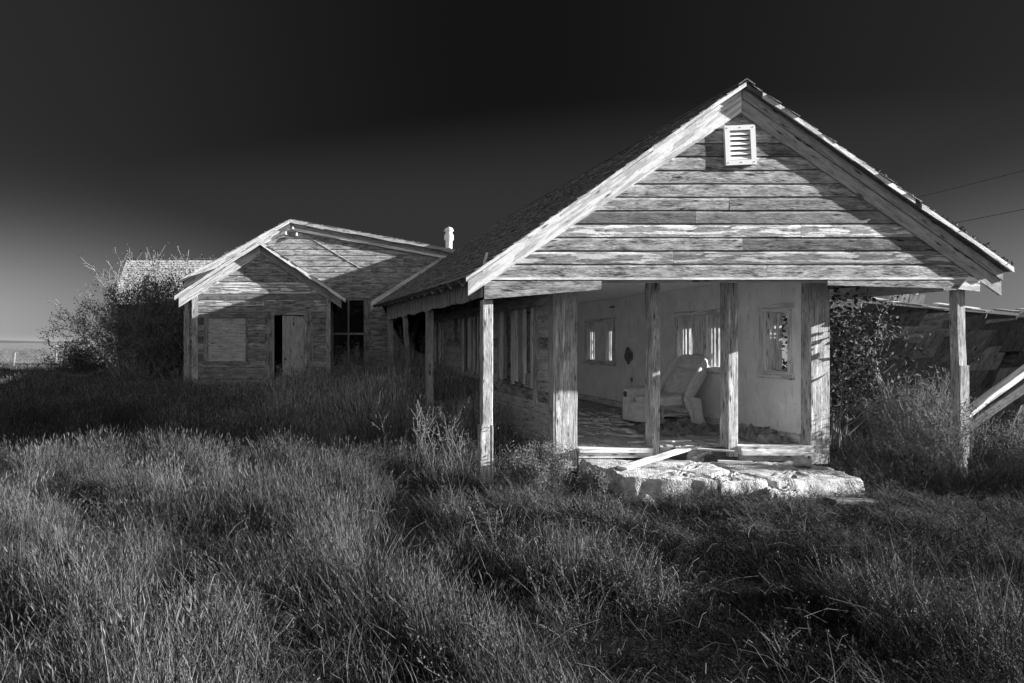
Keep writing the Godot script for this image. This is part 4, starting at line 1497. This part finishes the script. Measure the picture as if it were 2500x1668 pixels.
func collapsed_shed() -> void:
	var S := thing("collapsed_shed", "collapsed shed roof of dark shingled sheets lying beyond the right porch", "shed", Vector3(11, 0, -12.4))
	# the fallen slope: four corners, ridge at the back
	var A := Vector3(9.5, 0.3, -14.2)
	var B := Vector3(10.1, 0.05, -10.2)
	var C := Vector3(12.3, 2.2, -10.6)
	var D := Vector3(12.1, 2.72, -14.6)
	var mb := MB.new()
	var n := (B - A).cross(D - A).normalized()
	hexa(mb, [A - n * 0.12, B - n * 0.12, C - n * 0.12, D - n * 0.12], [A - n * 0.06, B - n * 0.06, C - n * 0.06, D - n * 0.06], 0.6)
	var deck := put("fallen_roof", mb, M.dull, S)
	for r in 5:
		for c in 11:
			if rng.randf() < 0.1:
				continue
			var f := (c + 0.5 + jit(0.15)) / 11.0
			var g := minf((r + 0.5 + jit(0.1)) / 5.0, 0.84)
			var p := A.lerp(B, f).lerp(D.lerp(C, f), g)
			var dn := (A.lerp(B, f) - D.lerp(C, f)).normalized()
			var bs := Basis(n.cross(dn) * -1.0, n, dn)
			if bs.determinant() < 0:
				bs.x = -bs.x
			bs = bs.orthonormalized().rotated(n, 0.18 + jit(0.1)).rotated(bs.x.normalized(), jit(0.06))
			mb = MB.new()
			mb.box(p + n * (0.0 + rng.randf() * 0.03), bs.x * rng.randf_range(0.26, 0.34), bs.y * 0.012, bs.z * rng.randf_range(0.36, 0.44) * (0.8 if r == 4 else 1.0), tone(0.3) * 0.6, ro())
			put("roof_sheet", mb, M.dull if rng.randf() < 0.6 else M.siding_dark, deck)
	# ridge boards and torn edges that catch the sun
	for i in 9:
		var f := i / 8.0
		var p := D.lerp(C, clampf(f + jit(0.06), 0, 1)) + Vector3(0, 0.03 + rng.randf() * 0.05, jit(0.1))
		mb = MB.new()
		mb.beam(p, p + (C - D).normalized() * rng.randf_range(0.6, 1.3) + Vector3(0, jit(0.08), 0), 0.16, 0.025, Vector3.UP, tone(0.3), ro())
		put("ridge_board", mb, M.siding_dark if i % 3 else M.trim, deck)
	for q in [[Vector3(12.05, 2.78, -14.7), 0.3, 0.2], [Vector3(12.3, 2.7, -13.9), 0.26, 0.28], [Vector3(12.35, 2.64, -13.6), 0.22, 0.28], [Vector3(12.2, 2.3, -11.3), 0.4, 0.1]]:
		mb = MB.new()
		mb.box(q[0], Vector3(q[1] / 2, 0, 0.03), Vector3(0, q[2] / 2, 0.05), Vector3(0.0, 0.0, 0.012), 1.2, ro())
		put("torn_sheet", mb, M.trim, deck)
	mb = MB.new()
	mb.tube(Vector3(12.55, 2.4, -13.9), Vector3(12.55, 3.0, -13.9), 0.09, 0.085, 10)
	put("flue", mb, M.siding, deck)
	# the dark end of the shed on the right
	for i in 8:
		mb = MB.new()
		var x := 11.3 + i * 0.2
		mb.beam(Vector3(x, 0.0, -10.3 - jit(0.1)), Vector3(x + 0.3 + jit(0.2), 1.4 + jit(0.25) + 0.07 * i, -10.5), 0.12, 0.04, Vector3(0, 0, 1), tone(0.3) * 0.8, ro())
		put("broken_board", mb, M.dull, deck)
	var k := 0
	for q in [[Vector3(9.0, 0.37, -9.8), Vector3(11.6, 2.15, -9.95), 0.14, "long sunlit plank propped slantwise right of the porch post", M.trim, 1.1], [Vector3(9.2, 0.38, -9.7), Vector3(11.4, 1.9, -9.75), 0.12, "grey plank propped below the sunlit one at the right edge", M.siding_dark, 0.8], [Vector3(9.8, 0.2, -9.5), Vector3(11.4, 1.0, -9.6), 0.1, "dark beam end low in the weeds at the right edge", M.dull, 1.2]]:
		mb = MB.new()
		timber(mb, q[0], q[1], 0.035, q[2], Vector3(0, 0, 1), 0.004, 8, 0.006, q[5])
		tag(put("propped_plank", mb, q[4]), q[3], "plank")
		k += 1


func small_things() -> void:
	# louvred vent in the gable
	var V := thing("gable_vent", "white metal louvred vent high in the front gable", "vent", Vector3(5.49, 4.28, -8.47))
	V.rotation.z = deg_to_rad(2.5)
	var mb := MB.new()
	for q in [[Vector3(-0.19, 0.185, 0), Vector3(0.19, 0.245, 0.035)], [Vector3(-0.19, -0.245, 0), Vector3(0.19, -0.185, 0.035)], [Vector3(-0.19, -0.184, 0), Vector3(-0.128, 0.184, 0.035)], [Vector3(0.128, -0.184, 0), Vector3(0.19, 0.184, 0.035)]]:
		mb.abox(q[0], q[1], 1.0)
	put("frame", mb, M.metal_white, V, false)
	for i in 6:
		mb = MB.new()
		mb.box(Vector3(0, -0.152 + i * 0.061, 0.012), Vector3(0.127, 0, 0), Vector3(0, 0.026, -0.014), Vector3(0, 0.0015, 0.003), 1.0)
		put("louver", mb, M.metal_white, V, false)
	mb = MB.new()
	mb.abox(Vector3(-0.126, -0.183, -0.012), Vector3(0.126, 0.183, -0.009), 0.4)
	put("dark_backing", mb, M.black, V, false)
	mb = MB.new()
	for p in [Vector2(-0.16, 0.215), Vector2(0.0, 0.215), Vector2(0.16, 0.215), Vector2(-0.16, -0.215), Vector2(0.16, -0.215), Vector2(0, -0.215)]:
		mb.tube(Vector3(p.x, p.y, 0.034), Vector3(p.x, p.y, 0.04), 0.008, 0.004, 6)
	put("screws", mb, M.iron, V, false).set_meta("kind", "stuff")

	# fence posts at the far left
	var fp := [[Vector3(-15.6, 0.3, -37.5), 0.95, "leaning weathered fence post standing alone before the pale road", 0.12], [Vector3(-19.0, 0.25, -54.0), 1.3, "dark fence post beyond the road, left one of a pair", 0.0], [Vector3(-18.3, 0.25, -54.4), 1.2, "dark fence post beyond the road, right one of a pair", 0.02]]
	for q in fp:
		mb = MB.new()
		timber(mb, q[0] - Vector3(0, 0.2, 0), q[0] + Vector3(q[3], q[1], 0), 0.13, 0.13, Vector3.RIGHT, 0.03, 4, 0.008, 0.9)
		tag(put("fence_post", mb, M.siding_dark), q[2], "fence post", "fence posts at the far left")
	for q in [[9.0, "upper thin power wire crossing the sky at right"], [7.38, "lower thin power wire crossing the sky at right"]]:
		mb = MB.new()
		for i in 20:
			var z0 := -12.0 - i * 4.0
			var s := func(z: float) -> float: return q[0] + 0.0006 * pow(z + 45.0, 2.0) - 0.15
			mb.tube(Vector3(30.5, s.call(z0), z0), Vector3(30.5, s.call(z0 - 4.0), z0 - 4.0), 0.012, 0.012, 4)
		tag(put("power_wire", mb, M.wire), q[1], "wire")


# ---------------------------------------------------------------- plants
func plants() -> void:
	# big bare bush at the farmhouse's left corner
	var B := thing("bare_bush", "large tangled bare bush at the left corner of the farmhouse", "bush", Vector3(-4.75, 0.36, -20.9))
	var spots := []
	twig_min = 0.0055
	for i in 46:
		spots.append(Vector3(-4.3 + jit(1.0), 0.25, -20.9 + jit(0.7)))
	shrub(B, spots, 1.65, 0.03, 3, 0.32, 0.05, 3, 0.3, 0.06, 0.85, 5, M.twig_pale, M.leaf_grey, 1.0)
	var B2 := thing("tall_bush", "leafier tall bush behind the bare bush, its sunlit top against the shingled roof", "bush", Vector3(-3.2, 0.36, -23.5))
	spots = []
	for i in 22:
		spots.append(Vector3(-3.9 + jit(1.5), 0.3, -23.6 + jit(0.7)))
	shrub(B2, spots, 2.0, 0.03, 3, 0.22, 0.12, 3, 0.35, 0.08, 0.85, 3, M.twig, M.leaf, 1.3)
	var B3 := thing("small_bush", "small dark bush at the far left, left of the bare bush", "bush", Vector3(-7.2, 0.36, -22.5))
	spots = []
	for i in 12:
		spots.append(Vector3(-6.9 + jit(0.7), 0.25, -22.3 + jit(0.5)))
	shrub(B3, spots, 0.85, 0.022, 3, 0.3, 0.05, 3, 0.9, 0.07, 0.9, 3, M.twig, M.leaf, 0.6)
	twig_min = 0.0
	leaf_from_x = 7.45
	# broad-leaved shrub under the right porch
	var L := thing("leafy_shrub", "dark broad-leaved shrub growing under the right porch beside the corner pillar", "shrub", Vector3(8.35, 0.1, -10.2))
	spots = []
	for i in 9:
		spots.append(Vector3(8.0 + jit(0.12), 0.05, -10.2 + jit(0.2)))
	shrub(L, spots, 1.12, 0.018, 3, 0.16, 0.2, 3, 0.1, 0.08, 1.0, 4, M.twig, M.leaf, 0.8)
	var L2 := thing("bare_sapling", "pale crooked bare sapling in front of the dark shrub under the right porch", "sapling", Vector3(8.55, 0.1, -10.0))
	shrub(L2, [Vector3(8.6, 0.05, -9.7), Vector3(8.8, 0.05, -9.75)], 1.5, 0.018, 2, 0.25, 0.15, 2, 0.25, 0.07, 0.3, 1, M.twig, M.leaf, 1.8)
	var T := thing("far_tree", "thin bare tree top seen over the collapsed shed", "tree", Vector3(15.8, 0.3, -20))
	shrub(T, [Vector3(15.6, 0.2, -20.0), Vector3(16.2, 0.2, -20.3)], 2.6, 0.05, 3, 0.22, 0.06, 3, 0.3, 0.05, 0.0, 1, M.twig, M.leaf, 0.8)
	leaf_from_x = -1000.0
	# kochia-like weeds: fine upright plants
	var weeds := [
		[Vector3(8.3, 0.0, -9.3), 0.52, 26, "bushy dry weed before the collapsed shed, left of the right porch post"],
		[Vector3(8.75, 0.0, -9.5), 0.56, 26, "tallest bushy weed just left of the right porch post's foot"],
		[Vector3(8.0, 0.0, -8.5), 0.45, 22, "low bushy weed right of the stoop's end"],
		[Vector3(9.4, 0.0, -8.9), 0.34, 24, "bushy weed at the foot of the right porch post"],
		[Vector3(10.1, 0.0, -9.2), 0.34, 24, "bushy weed between the right porch post and the picture's edge"],
		[Vector3(8.7, 0.0, -7.9), 0.3, 22, "front bushy weed in the right foreground"],
		[Vector3(10.9, 0.0, -9.4), 0.34, 22, "bushy weed under the propped planks at the right edge"],
		[Vector3(9.8, 0.0, -8.0), 0.42, 20, "low bushy weed near the right edge of the picture"],
		[Vector3(3.1, 0.0, -8.4), 0.25, 20, "fine sunlit weed between the left porch post and the corner pillar"],
		[Vector3(2.75, 0.0, -8.1), 0.22, 18, "fine weed just right of the left porch post's foot"],
		[Vector3(3.5, 0.0, -8.1), 0.14, 18, "fine weed at the stoop's left end below the corner pillar"],
		[Vector3(1.65, 0.0, -8.8), 0.56, 4, "tall pale forked weed left of the near porch post"],
		[Vector3(1.95, 0.0, -8.7), 0.5, 4, "second tall pale weed nearest the near porch post's left side"],
		[Vector3(2.3, 0.1, -14.2), 0.85, 12, "tall dark weed standing between the far posts of the side porch"],
		[Vector3(1.2, 0.2, -16.3), 0.62, 20, "dense weed beneath the farmhouse's tall window"],
		[Vector3(1.8, 0.2, -15.9), 0.6, 20, "weed right of the tall window in front of the side porch"],
	]
	twig_min = 0.002
	for w in weeds:
		var o := thing("dry_weed", w[3], "weed", w[0], 0.0, "dry weeds round the houses")
		spots = []
		for i in int(w[2] * 1.3):
			spots.append(w[0] + Vector3(jit(0.3) * w[1] / 0.5, 0.0, jit(0.3) * w[1] / 0.5))
		var fork: bool = w[2] < 10
		shrub(o, spots, w[1] * (1.0 if fork else 1.15), 0.0036, 2, 0.2 if fork else 0.17, 0.2, 3, 0.3, 0.032, 0.9, 2 if fork else 5, M.weed, M.weed, 1.3 if fork else 0.8)


func grass() -> void:
	var tufts := []
	for i in 4:
		tufts.append(tuft(100 + i, 30, 0.13, 0.5, 0.36, 0.28, 0.0022))
	for i in 3:
		tufts.append(tuft(200 + i, 34, 0.17, 0.3, 0.8, 0.0, 0.002))
	for i in 4:
		tufts.append(forb(300 + i, 9, 0.1, 0.42))
	var lists := []
	for i in tufts.size() + 2:
		lists.append([[], []])
	var place := func(x: float, z: float, scale: float, wide: float, which: int, k: float) -> void:
		var b := Basis(Vector3.UP, rng.randf() * TAU).scaled(Vector3(wide, scale, wide)).rotated(Vector3.RIGHT.rotated(Vector3.UP, rng.randf() * TAU), rng.randfn(0.0, 0.16))
		lists[which][0].append(Transform3D(b, Vector3(x, ground_y(x, z), z)))
		lists[which][1].append(Color(k, k, k))
	# near meadow, with hollows that paint in shade by short, darkened tufts (x, distance, radius)
	var shade_hollows := [Vector3(0.3, 8.3, 0.7), Vector3(0.9, 7.3, 0.7), Vector3(1.25, 6.6, 0.75), Vector3(2.1, 6.7, 0.8), Vector3(1.25, 4.9, 0.55), Vector3(2.0, 5.5, 0.6), Vector3(1.95, 4.5, 0.6), Vector3(2.3, 3.9, 0.6), Vector3(-1.9, 5.2, 0.4), Vector3(-0.6, 4.1, 0.4), Vector3(3.3, 5.4, 0.6), Vector3(3.2, 4.1, 0.6), Vector3(4.6, 5.0, 0.7), Vector3(-0.5, 8.7, 0.5), Vector3(0.5, 3.6, 0.35), Vector3(-1.2, 7.4, 0.3), Vector3(4.0, 6.4, 0.5), Vector3(5.6, 5.8, 0.6), Vector3(2.9, 7.3, 0.4)]
	var swale := FastNoiseLite.new()
	swale.seed = 31
	swale.frequency = 0.3
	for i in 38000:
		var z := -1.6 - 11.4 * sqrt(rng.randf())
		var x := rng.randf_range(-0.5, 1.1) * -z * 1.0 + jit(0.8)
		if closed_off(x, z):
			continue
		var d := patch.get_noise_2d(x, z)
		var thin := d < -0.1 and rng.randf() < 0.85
		var shade_painted := false
		for q: Vector3 in shade_hollows:
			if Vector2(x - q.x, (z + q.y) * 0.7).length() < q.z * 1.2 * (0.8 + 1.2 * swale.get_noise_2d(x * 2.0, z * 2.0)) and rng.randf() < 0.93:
				shade_painted = true
		if shade_painted or thin:
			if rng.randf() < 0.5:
				place.call(x, z, rng.randf_range(0.25, 0.6), 1.0, 4 + rng.randi() % 5, rng.randf_range(0.03, 0.18) if shade_painted else rng.randf_range(0.3, 0.7))  # tufts here are coloured near black to imitate a band of shade
			continue
		var tall := 0.85 + 1.0 * d + 0.5 * swale.get_noise_2d(x, z) + jit(0.22)
		if x > 3.2 and x < 7.2 and z < -5.0:
			tall *= lerpf(0.8, 0.3, smoothstep(-5.0, -6.6, z))
		if x > 1.9 and x < 3.4 and z < -6.4 and z > -9.0:
			tall *= 0.6
		if x > 5.5 and z < -6.5:
			tall *= 0.7
		if rng.randf() < (0.12 if x < 1.5 else 0.42):
			place.call(x, z, clampf(tall, 0.4, 1.4), 1.0, 7 + rng.randi() % 4, rng.randf_range(0.5, 1.3))
			continue
		var flat := rng.randf() < 0.42 + (0.25 if x > 2.0 else 0.0)
		place.call(x, z, clampf(tall, 0.35, 1.5) * (1.0 if not flat else 1.1), 1.0, (4 + rng.randi() % 3) if flat else rng.randi() % 4, rng.randf_range(0.35, 1.45) * (1.0 + 0.9 * d))
	# farther grass, wider tufts
	for i in 15000:
		var z := -13.0 - 27.0 * pow(rng.randf(), 1.4)
		var x := rng.randf_range(-0.52, 0.17) * -z + jit(0.5)
		if closed_off(x, z):
			continue
		var d := patch.get_noise_2d(x, z)
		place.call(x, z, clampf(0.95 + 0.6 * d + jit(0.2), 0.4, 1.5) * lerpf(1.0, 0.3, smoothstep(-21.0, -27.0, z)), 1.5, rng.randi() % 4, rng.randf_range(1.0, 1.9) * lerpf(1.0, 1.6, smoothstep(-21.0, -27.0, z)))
	# the tall pale stand before the farmhouse and along the side porch
	for i in 6500:
		var z := rng.randf_range(-10.6, -16.8)
		var x := rng.randf_range(-2.2, 3.3)
		var d := patch.get_noise_2d(x, z) + 0.25 * swale.get_noise_2d(x, z)
		if x < 0.0 and rng.randf() < -x * 0.4:
			continue
		place.call(x, z, clampf(1.45 + 1.1 * d + jit(0.25), 0.7, 2.2) * (1.0 if x > -0.3 else 0.65), 1.15, rng.randi() % 4 if rng.randf() < 0.8 else 7 + rng.randi() % 4, rng.randf_range(1.8, 3.4))
	# scattered clumps over the far field
	for i in 1500:
		var z := -30.0 - 110.0 * pow(rng.randf(), 1.5)
		var x := rng.randf_range(-0.52, -0.2) * -z
		if z < -43.0 and z > -55.0:
			continue
		place.call(x, z, rng.randf_range(0.5, 1.4), rng.randf_range(2.0, 4.5), rng.randi() % 7, rng.randf_range(0.5, 1.8))
	# side of the right yard
	for i in 2600:
		var z := rng.randf_range(-8.0, -14.0)
		var x := rng.randf_range(6.9, 13.0)
		place.call(x, z, rng.randf_range(0.5, 1.1), 1.2, (7 + rng.randi() % 4) if rng.randf() < 0.7 else rng.randi() % 7, rng.randf_range(0.6, 1.1))
	var names := ["tall dry grass with seed heads round the houses", "tall dry grass with slender seed heads", "tall dry grass leaning in the wind", "tall pale dry grass", "matted low grass under the tall stems", "tangled low dry grass", "wispy bent low grass", "wispy branching weeds mixed into the grass", "fine seedy weeds mixed into the grass", "low twiggy weeds mixed into the grass", "thin brittle weeds mixed into the grass"]
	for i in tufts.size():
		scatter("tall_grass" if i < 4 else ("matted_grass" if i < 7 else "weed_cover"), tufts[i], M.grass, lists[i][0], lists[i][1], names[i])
	# long straws lying across the near meadow
	var mb := MB.new()
	for i in 520:
		var z := rng.randf_range(-2.6, -7.5)
		var x := rng.randf_range(-0.45, 0.8) * -z
		var a := rng.randf() * TAU
		var l := 0.08 + 0.3 * pow(rng.randf(), 2.0)
		var p := Vector3(x, ground_y(x, z) + rng.randf_range(0.12, 0.35), z)
		var q := p + Vector3(cos(a) * l, jit(0.14), sin(a) * l)
		var m := p.lerp(q, 0.5) + Vector3(0, 0.03, 0)
		mb.tube(p, m, 0.0014, 0.0012, 3, 1.5)
		mb.tube(m, q, 0.0012, 0.0007, 3, 1.5)
	tag(put("loose_straw", mb, M.grass), "loose pale straws lying across the foreground grass", "grass", "", "stuff")


func land() -> void:
	var xs := []
	var zs := []
	for i in 97:
		xs.append(-24.0 + i * 0.5)
	for i in 90:
		zs.append(3.0 - i * 0.5)
	for e in [30.0, 45.0, 80.0, 160.0, 400.0, 1000.0, 2500.0]:
		xs.append(24.0 + e - 24.0)
		xs.push_front(-e - 0.0 if e > 24.0 else -24.5)
	for e in [46.0, 52.0, 60.0, 75.0, 100.0, 150.0, 250.0, 500.0, 1200.0, 3000.0]:
		zs.append(-e)
	zs.push_front(20.0)
	zs.push_front(200.0)
	var rows := []
	for z: float in zs:
		var line := PackedVector3Array()
		for x: float in xs:
			line.append(Vector3(x, ground_y(x, z), z))
		rows.append(line)
	rows.reverse()
	var mb := MB.new()
	mb.sheet(rows, 1, 1, 1.0)
	structure("ground", mb, M.soil)
	# pale stubble field beyond the yard
	mb = MB.new()
	rows = []
	for z: float in [-2800.0, -1200.0, -500.0, -250.0, -150.0, -100.0, -75.0, -60.0, -52.0, -46.0, -41.5, -38.0]:
		var line := PackedVector3Array()
		for i in 41:
			var x := (i / 20.0 - 1.0) * maxf(80.0, -z * 0.9)
			line.append(Vector3(x, ground_y(x, z) + 0.06, z))
		rows.append(line)
	rows.reverse()
	mb.sheet(rows, 1, 1, 1.3)
	structure("field", mb, M.field)
	mb = MB.new()
	rows = []
	for z: float in [-53.0, -50.0, -47.5, -45.0]:
		var line := PackedVector3Array()
		for i in 31:
			var x := -70.0 + i * 2.0
			var zz := z + 2.5 * sin((x + 40.0) * 0.05) - (x + 14.0) * 0.12
			line.append(Vector3(x, ground_y(x, zz) + 0.13, zz))
		rows.append(line)
	rows.reverse()
	mb.sheet(rows, 1, 1, 2.6)
	structure("road", mb, M.field)
	# low rise on the horizon
	mb = MB.new()
	rows = []
	for q in [[-900.0, 5.2], [-860.0, 4.6], [-800.0, 0.0]]:
		var line := PackedVector3Array()
		for i in 61:
			var x := -1200.0 + i * 30.0
			line.append(Vector3(x, 0.3 + q[1] * (0.55 + 0.45 * sin(x * 0.011 + 1.0)) * smoothstep(600.0, -300.0, x), q[0]))
		rows.append(line)
	rows.reverse()
	mb.sheet(rows, 1, 1, 0.6)
	structure("hills", mb, M.field)


func sky_texture(energy: float) -> ImageTexture:
	var w := 512
	var h := 256
	var im := Image.create(w, h, false, Image.FORMAT_RGBF)
	for j in h:
		var el := 90.0 - 180.0 * (j + 0.5) / h
		for i in w:
			var az := 360.0 * (i + 0.5) / w
			var s := 0.0
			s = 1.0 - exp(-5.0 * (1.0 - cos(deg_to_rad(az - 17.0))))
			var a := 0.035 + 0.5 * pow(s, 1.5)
			var v := 0.007 + a * exp(-pow(maxf(el, 0.0) / 7.2, 2.2)) + 0.035 * s * exp(-maxf(el, 0.0) / 60.0) + 0.62 * pow(0.5 - 0.5 * cos(deg_to_rad(az - 17.0)), 8.0)  # last term: bright lobe behind the camera, added as fill for shaded walls
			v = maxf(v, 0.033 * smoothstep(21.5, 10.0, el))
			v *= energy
			im.set_pixel(i, j, Color(v, v, v))
	return ImageTexture.create_from_image(im)


func _ready() -> void:
	rng.seed = 20240
	var cam := Camera3D.new()
	cam.name = "Camera"
	add_child(cam)
	cam.position = Vector3(0, EYE, 0)
	cam.near = 0.1
	cam.far = 6000.0
	cam.projection = Camera3D.PROJECTION_FRUSTUM
	cam.size = 0.1 * 1568.0 / 1567.0
	cam.frustum_offset = Vector2(0.1 * 495.0 / 1567.0, 0.0)
	cam.current = true
	var exposure := 5.3
	var we := WorldEnvironment.new()
	we.name = "Environment"
	var e := Environment.new()
	e.background_mode = Environment.BG_SKY
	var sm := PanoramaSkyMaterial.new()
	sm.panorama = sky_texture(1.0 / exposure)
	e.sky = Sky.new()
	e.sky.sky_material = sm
	e.tonemap_mode = Environment.TONE_MAPPER_LINEAR
	e.tonemap_exposure = exposure
	e.sdfgi_enabled = true
	e.ssao_enabled = true
	e.ssil_enabled = true
	we.environment = e
	add_child(we)
	var sun := DirectionalLight3D.new()
	sun.name = "Sun"
	add_child(sun)
	sun.light_energy = 0.95
	sun.light_color = Color(1, 1, 1)
	sun.light_angular_distance = 0.5
	sun.shadow_enabled = true
	sun.look_at_from_position(Vector3(1.0, 0.33, 0.2) * 50.0, Vector3.ZERO)

	lump.seed = 4
	lump.frequency = 0.35
	patch.seed = 9
	patch.frequency = 0.55
	patch.fractal_octaves = 3
	make_materials()
	land()
	main_house()
	farmhouse()
	shingled_house()
	collapsed_shed()
	lean_panel()
	stoop_things()
	interior_things()
	small_things()
	plants()
	grass()
